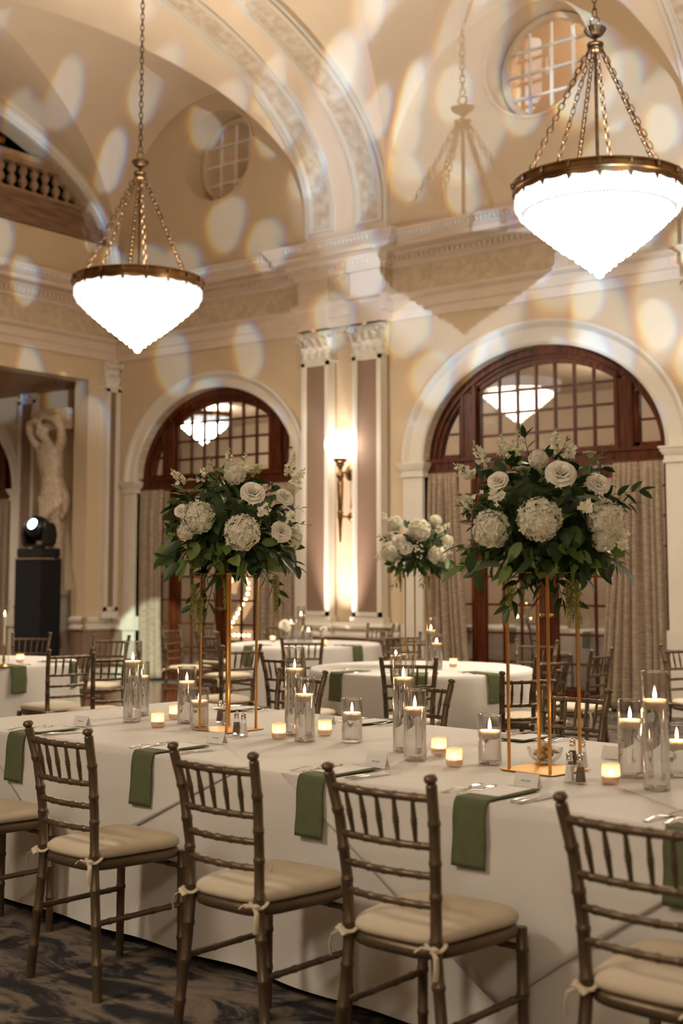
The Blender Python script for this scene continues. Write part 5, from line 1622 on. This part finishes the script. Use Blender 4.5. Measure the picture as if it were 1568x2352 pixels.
arrangement('left flower arrangement of white hydrangeas and roses on the tall gold stand', topL, dL - .25, dict(
    hyd=[(556, 1225, 40), (450, 1188, 36), (676, 1240, 28), (424, 1222, 20), (540, 1085, 24)],
    rose=[(581, 1130, 27), (655, 1140, 21), (648, 1220, 24), (414, 1172, 15)],
    snap=[(425, 1118, .10, -.5, .6), (452, 1112, .09, .5, .7), (525, 1095, .13, .0, 1), (556, 1092, .11, .15, 1), (655, 1100, .12, .35, 1), (668, 1118, .10, .6, .8)],
    lace=[(592, 1078, 22), (672, 1128, 18), (578, 1092, 14)],
    star=[(603, 1172, 14), (667, 1186, 12)],
    sprigs=[(388, 1148, .035, 'l'), (484, 1062, .03, 'l'), (706, 1206, .025, 'l'), (392, 1215, .04, 'dark'), (380, 1285, .06, 'dark'), (395, 1235, .045, 'dark'), (690, 1168, .035, 'l'), (682, 1300, .07, 'dark'), (443, 1395, .075, 'dark'), (475, 1400, .07, 'dark'), (640, 1372, .075, 'dark'), (505, 1325, .08, 'dark')],
    tassel=[(447, 1340, .20), (520, 1280, .24), (632, 1320, .21), (462, 1370, .16)]), .315, 3, FG, flat_c=cLf, zsq=.82)
arrangement('right flower arrangement of cream hydrangeas and roses on the nearer gold stand', topR, dR - .22, dict(
    hyd=[(1238, 1193, 47), (1122, 1216, 42), (1398, 1192, 43), (1392, 1240, 28), (1236, 1052, 22)],
    rose=[(1288, 1085, 33), (1375, 1108, 26), (1142, 1102, 23)],
    snap=[(1095, 1105, .10, -.7, .5), (1120, 1080, .11, -.4, .8), (1160, 1062, .10, -.1, 1), (1185, 1056, .10, .1, 1), (1275, 1052, .10, .05, 1), (1300, 1062, .07, .4, .9), (1095, 1160, .08, -.9, .3)],
    lace=[(1240, 1095, 26), (1200, 1085, 20), (1350, 1050, 16)],
    star=[(1140, 1140, 16), (1430, 1228, 12), (1345, 1165, 14), (1428, 1250, 10)],
    sprigs=[(1205, 1012, .055, 'dark'), (1300, 1012, .022, 'l'), (1395, 1030, .035, 'l'), (1465, 1130, .06, 'dark'), (1440, 1160, .055, 'dark'), (1062, 1165, .03, 'l'), (1068, 1260, .035, 'l'), (1420, 1290, .03, 'l'), (1385, 1075, .05, 'dark'), (1075, 1300, .04, 'dark'), (1170, 1395, .07, 'dark'), (1205, 1350, .07, 'dark'), (1245, 1370, .075, 'dark'), (1290, 1375, .07, 'dark'), (1325, 1400, .06, 'dark'), (1345, 1330, .06, 'dark')],
    tassel=[(1320, 1330, .18), (1303, 1335, .17), (1172, 1345, .09)]), .305, 5, FG, flat_c=cRf, zsq=.85)
topS = Vector((T2[0] - .02, T2[1] + .03, TZ + STH)); dS = (topS - CAMP).dot(FW)
arrangement('small-looking white flower arrangement in the middle distance on the thin gold stand', topS, dS - .2, dict(
    hyd=[(963, 1214, 25), (893, 1270, 24), (1007, 1276, 21), (1030, 1242, 14), (903, 1199, 18), (1002, 1192, 14)],
    rose=[(914, 1241, 16), (931, 1258, 15), (888, 1232, 12)],
    star=[(958, 1262, 16), (872, 1280, 12), (1028, 1262, 12), (1012, 1215, 10)],
    snap=[(885, 1195, .07, -.2, 1), (1022, 1215, .06, .5, .8)],
    sprigs=[(1045, 1236, .04, 'l'), (872, 1235, .04, 'dark'), (905, 1345, .05, 'l'), (970, 1340, .05, 'l'), (915, 1325, .05, 'l')],
    tassel=[(918, 1315, .15), (985, 1320, .12)]), .265, 8, FG, flat_c=topS + Vector((0, 0, .215)), dense=.7, zsq=.85)

# ------------------------------------------------------------------ things on the round tables
G2V = 'floating candle vases on the middle round table'
def vt2(kind, px, pyb, lab, grp): return vs(kind, px, pyb, lab, grp)
vs('short', 909, 1545, 'short floating-candle vase left of the small flower stand on the middle table', G2V)
vs('tall', 990, 1535, 'tall floating-candle vase right of the small flower stand on the middle table', G2V)
vs('medium', 1003, 1538, 'medium floating-candle vase beside the tall one on the middle table', G2V)
vt(1041, 1532, 'small lit votive at the right of the candle vases on the middle table', group='votives on the middle table')
G1V = 'floating candle vases on the sconce table'
vs('tall', 691, 1476, 'tall floating-candle vase at the centre of the sconce table', G1V)
vs('medium', 668, 1474, 'medium floating-candle vase left of centre on the sconce table', G1V)
vs('short', 708, 1477, 'short floating-candle vase right of centre on the sconce table', G1V)
vt(626, 1474, 'lit votive at the left of the sconce table centrepiece', group='votives on the sconce table')
vt(743, 1484, 'lit votive at the right of the sconce table centrepiece', group='votives on the sconce table')
vt(46, 1521, 'lit votive on the left round table', group='votives on the left table')
def budvase(px, py, col, lab, blooms, s_=1.0):
    p = onT(px, py); r = thing('bud_vase', lab, 'bud vase', tuple(p), 0, 'bud vases on the sconce table')
    m_ = MB(); m_.lathe([(0, 0), (.03, .002), (.034, .03), (.022, .08), (.014, .11), (.018, .125)], 16, caps=False); m_.obj('vase_glass', 'clear_glass', r)
    g_ = MB(); rg = random.Random(px)
    for k in range(12):
        a = rg.uniform(0, 6.3); leaf(g_, (0, 0, .12), (cos(a) * .6, sin(a) * .6, rg.uniform(.2, 1)), 0, .07, .03, .3)
        g_.tube([(0, 0, .02), (.01 * cos(a), .01 * sin(a), .15)], .0015, 4)
    g_.obj('stems', 'leaf_light', r, fix=False)
    for k, (dx, dz, R2) in enumerate(blooms):
        rose(Vector((dx, 0, dz)), R2, Vector((.2, -.8, .5)), px + k).obj('rose', col, r, smooth=80, fix=False)
budvase(652, 1475, 'petal_rose', 'bud vase with big white bloom at the left of the sconce table centrepiece', [(0, .19, .065), (.05, .15, .04)])
budvase(737, 1479, 'petal_rose', 'bud vase with leafy stems and pale bloom right of the sconce table centrepiece', [(.03, .15, .045)])
# hurricane candle on the left table
p = onT(8, 1532); r = thing('candlestick', 'gold candlestick with a lit taper inside a tall glass sleeve at the left edge', 'candlestick', tuple(p))
m_ = MB(); m_.lathe([(0, 0), (.045, 0), (.045, .006), (.02, .015), (.008, .03), (.012, .06), (.007, .09), (.012, .12), (.008, .14), (.016, .165), (.018, .17), (0, .17)], 18, caps=False); m_.obj('candle_holder', 'gold_metal', r)
m_ = MB(); m_.lathe([(0, .165), (.011, .165), (.009, .40), (0, .402)], 12, caps=False); m_.obj('taper_candle', 'candle_wax', r)
m_ = MB(); flame(m_, .035, .0065, (0, 0, .405)); m_.obj('flame', 'flame_glow', r)
m_ = MB(); m_.lathe([(.042, .008), (.042, .52)], 28, caps=False); m_.obj('glass_sleeve', 'clear_glass', r)
# napkins on the round tables
def rnap(T_, R_, ang, lab, grp):
    o = dup(nap0, (T_[0] + R_ * cos(ang), T_[1] + R_ * sin(ang), TZ - .003), ang + PI / 2, lab, grp); return o
def nap_at(T_, R_, px, py, lab, grp):
    p = atZ(px, py, TZ); a = math.atan2(p.y - T_[1], p.x - T_[0]); rnap(T_, R_, a, lab, grp); return a
def setting(T_, R_, a, wh, grp):
    for du, pr_, nm, ct in ((-.14, fork0, 'fork', 'fork'), (.13, knife0, 'knife', 'knife')):
        q = Vector((T_[0], T_[1], TZ)) + RZ(a) @ Vector((R_ - .03, du if nm == 'fork' else du, 0))
        o = dup(pr_, q, a + PI / 2, '%s %s' % (nm, wh), ct + 's on the round tables')
def ns(T_, R_, px, py, wh, grp, lab=None):
    a = nap_at(T_, R_, px, py, lab or ('green napkin ' + wh), grp)
    setting(T_, R_, a, wh, grp)
ns(T2, .86, 770, 1545, 'hanging at the left front of the middle round table', 'green napkins on the middle round table')
ns(T2, .86, 1140, 1549, 'hanging at the right front of the middle round table', 'green napkins on the middle round table')
ns(T2, .86, 960, 1556, 'hanging at the centre front of the middle round table, behind the chair back', 'green napkins on the middle round table')
ns(T1, .80, 565, 1484, 'hanging at the left front of the sconce table', 'green napkins on the sconce table')
ns(T1, .80, 823, 1484, 'hanging at the right front of the sconce table', 'green napkins on the sconce table')
ns(T3, .84, 83, 1536, 'hanging at the front of the left round table', 'green napkins on the left table')
ns(T3, .84, 176, 1520, 'at the right side of the left round table, behind a chair back', 'green napkins on the left table')
for T_, a, lab in ((T4, -2.0, 'green napkin hanging on the left porch table'), (T4, -1.1, 'green napkin hanging at the right of the left porch table'), (T5, -1.9, 'green napkin hanging on the porch table beside the right drape')):
    rnap(T_, .8, a, lab, 'green napkins on the porch tables')
def vase3(kind, T_, dx, lab): return vase(kind, (T_[0] + dx, T_[1], TZ), lab, 'floating candle vases on the porch tables')
vase3('tall', T4, .2, 'tall candle vase on the left porch table')
vase3('short', T4, .05, 'short candle vase on the left porch table')
vase3('medium', T5, -.2, 'medium candle vase on the porch table beside the right drape')

# ------------------------------------------------------------------ moving-head light on its black column
r = thing('light_column', 'tall black cloth-covered column in the alcove by the carved figure', 'column', (-15.03, 12.25, 0))
m_ = MB(); m_.box(-.29, .29, -.19, .19, 0, 1.73); m_.box(-.31, .31, -.21, .21, 0, .02); m_.obj('cloth_cover', 'black_cloth', r, smooth=0)
m_ = MB(); m_.box(-.29, .29, -.20, .20, 1.73, 1.745); m_.obj('top_plate', 'chrome', r, smooth=0)
hd = thing('moving_head_light', 'black moving-head stage light with blue-white lens on top of the black column', 'stage light', (-15.03, 12.25, 1.747))
m_ = MB(); m_.box(-.27, .27, -.16, .16, .0, .02); m_.box(-.28, .28, -.17, .17, .02, .14); m_.lathe([(.10, .14), (.10, .17), (.07, .18)], 20); m_.obj('base', 'black_plastic', hd, smooth=30)
m_ = MB()
for s_ in (-1, 1):
    secs = []
    for z, x, w_, dd in ((.17, .16, .09, .08), (.21, .235, .05, .10), (.34, .25, .045, .11), (.46, .24, .04, .10), (.52, .215, .03, .07)):
        secs.append([(s_ * (x - w_), -dd, z), (s_ * (x + w_ * .6), -dd, z), (s_ * (x + w_ * .6), dd, z), (s_ * (x - w_), dd, z)])
    m_.strip(secs, loop=True, caps=True)
m_.box(-.25, .25, -.08, .08, .165, .20); m_.obj('yoke', 'black_plastic', hd, smooth=30)
aim = Vector((.25, -1, .38)).normalized(); M_ = T(0, 0, .44) @ aim.to_track_quat('Z', 'Y').to_matrix().to_4x4()
m_ = MB(); m_.lathe([(0, -.19), (.10, -.19), (.15, -.15), (.175, -.05), (.175, .05), (.15, .13), (.10, .18), (.085, .185), (.085, .165), (0, .165)], 28, M=M_, caps=False); m_.obj('lamp_head', 'black_plastic', hd, smooth=40)
m_ = MB(); m_.lathe([(0, .180), (.05, .178), (.078, .170), (.078, .168), (0, .168)], 24, M=M_, caps=False); m_.obj('lens', 'lens_glow', hd, smooth=40)

# ------------------------------------------------------------------ carved plaster figure
def figure():
    m_ = MB()
    def loft(rows, n=20):
        secs = []
        for x, y, z, rx, ry in rows:
            secs.append([(x + rx * cos(2 * PI * i / n), y + ry * sin(2 * PI * i / n), z) for i in range(n)])
        m_.strip(secs, loop=True, caps=True)
    # tapering term, hips, torso and chest (front is -y)
    loft([(.10, 0, 0.0, .09, .08), (.09, -.01, .25, .10, .09), (.07, -.02, .55, .125, .11), (.04, -.03, .90, .16, .14), (.02, -.04, 1.15, .20, .17), (.04, -.05, 1.32, .25, .20), (.05, -.06, 1.45, .255, .20), (.02, -.06, 1.60, .205, .165), (-.01, -.07, 1.72, .185, .15), (-.03, -.08, 1.86, .215, .17), (-.05, -.09, 2.00, .25, .185), (-.06, -.09, 2.12, .26, .165), (-.07, -.09, 2.20, .20, .13), (-.09, -.12, 2.26, .08, .075), (-.10, -.14, 2.32, .065, .065)])
    # head bowed, with brow, nose and hair mass
    m_.lathe([(0, -.145), (.05, -.13), (.085, -.08), (.10, 0), (.095, .06), (.06, .115), (0, .13)], 16, M=T(-.13, -.19, 2.40) @ Matrix.Rotation(.45, 4, 'X'), caps=False)
    m_.lathe([(0, -.03), (.02, -.015), (.016, .02), (0, .04)], 8, (-.13, -.295, 2.365), caps=False)
    for k in range(16):
        a = k * .9; m_.lathe([(0, -.035), (.035, -.01), (.035, .015), (0, .035)], 8, (-.13 + .10 * cos(a), -.15 + .07 * sin(a), 2.47 + .035 * sin(k * 1.7)), caps=False)
    # chest and belly forms
    for x, y, z, s_ in ((-.14, -.235, 2.03, .085), (.05, -.235, 2.03, .085), (0, -.20, 1.62, .12), (-.02, -.19, 1.78, .12)):
        m_.lathe([(0, -s_), (s_ * .7, -s_ * .7), (s_, 0), (s_ * .7, s_ * .7), (0, s_)], 14, (x, y + .04, z), caps=False, sy=.75)
    # arms: up from the shoulders and folded over the head
    m_.tube([(-.26, -.09, 2.13), (-.38, -.14, 2.30), (-.42, -.18, 2.44), (-.36, -.24, 2.54), (-.22, -.28, 2.56), (-.08, -.28, 2.55)], [.085, .08, .072, .062, .05, .04], 12)
    m_.tube([(.15, -.09, 2.13), (.25, -.12, 2.28), (.26, -.16, 2.44), (.18, -.22, 2.58), (.04, -.26, 2.62), (-.10, -.27, 2.60)], [.085, .08, .072, .062, .05, .04], 12)
    for hx, hz in ((-.06, 2.545), (-.14, 2.60)):
        for k in range(5): m_.tube([(hx, -.28, hz), (hx + (-.05 if hx > -.1 else -.04) - .01 * k * .2, -.30, hz - .02 + .012 * k), (hx - .085, -.29, hz - .03 + .012 * k)], [.016, .012, .008], 6)
    # block carried on the shoulders
    m_.box(-.10, .40, -.16, .20, 2.42, 2.72); m_.box(-.40, .42, -.20, .20, 2.64, 2.74)
    # drapery loops at the hip and garlands of leaves on the shaft
    for k in range(7):
        a0 = -.24 + .02 * k; m_.tube([(a0, -.15 - .01 * k, 1.42 - .03 * k), (-.02, -.25, 1.30 - .045 * k), (.20, -.20, 1.40 - .03 * k), (.29, -.08, 1.48 - .02 * k)], [.02, .035, .03, .02], 8)
    m_.tube([(.28, -.10, 1.50), (.36, -.10, 1.36), (.33, -.10, 1.18), (.27, -.10, 1.08), (.22, -.12, 1.16)], [.05, .06, .05, .035, .02], 10)
    rg = random.Random(2)
    for k in range(70):
        z = rg.uniform(.08, 1.2); x = lerp(.10, .02, z / 1.2) + rg.uniform(-1, 1) * lerp(.06, .15, z / 1.2)
        m_.lathe([(0, -.04), (.03, -.01), (.028, .02), (0, .045)], 7, (x, -.06 - lerp(.05, .13, z / 1.2) + rg.uniform(-.015, .01), z), caps=False)
    return m_
fr_ = thing('carved_figure', 'cream plaster half-figure with arms folded over its bowed head, on the alcove wall', 'statue', (-15.22, 12.72, 1.27))
o = figure().obj('figure_body', 'plaster_figure', fr_, smooth=80)
rm = o.modifiers.new('fuse', 'REMESH'); rm.mode = 'VOXEL'; rm.voxel_size = .014; rm.use_smooth_shade = True
sm_ = o.modifiers.new('soft', 'SMOOTH'); sm_.iterations = 3
m_ = MB()
for z0, z1, e in ((-.60, -.10, 0), (-.10, -.06, .03), (-.06, 0, .06), (-.42, -.39, .02)):
    m_.box(-.06 - e, .26 + e, -.14 - e, .16, z0, z1)
m_.obj('pedestal', 'white_trim', fr_, smooth=0)
# outlet plate on the dado behind the left table
p = atY(131, 1473, 12.96); o = MB().box(-.04, .04, -.008, .004, -.09, .09).obj('wall_outlet', 'white_trim', smooth=0); o.location = (p.x, 12.985, p.z)
tag(o, 'white outlet plate on the brown dado right of the black column', 'outlet')
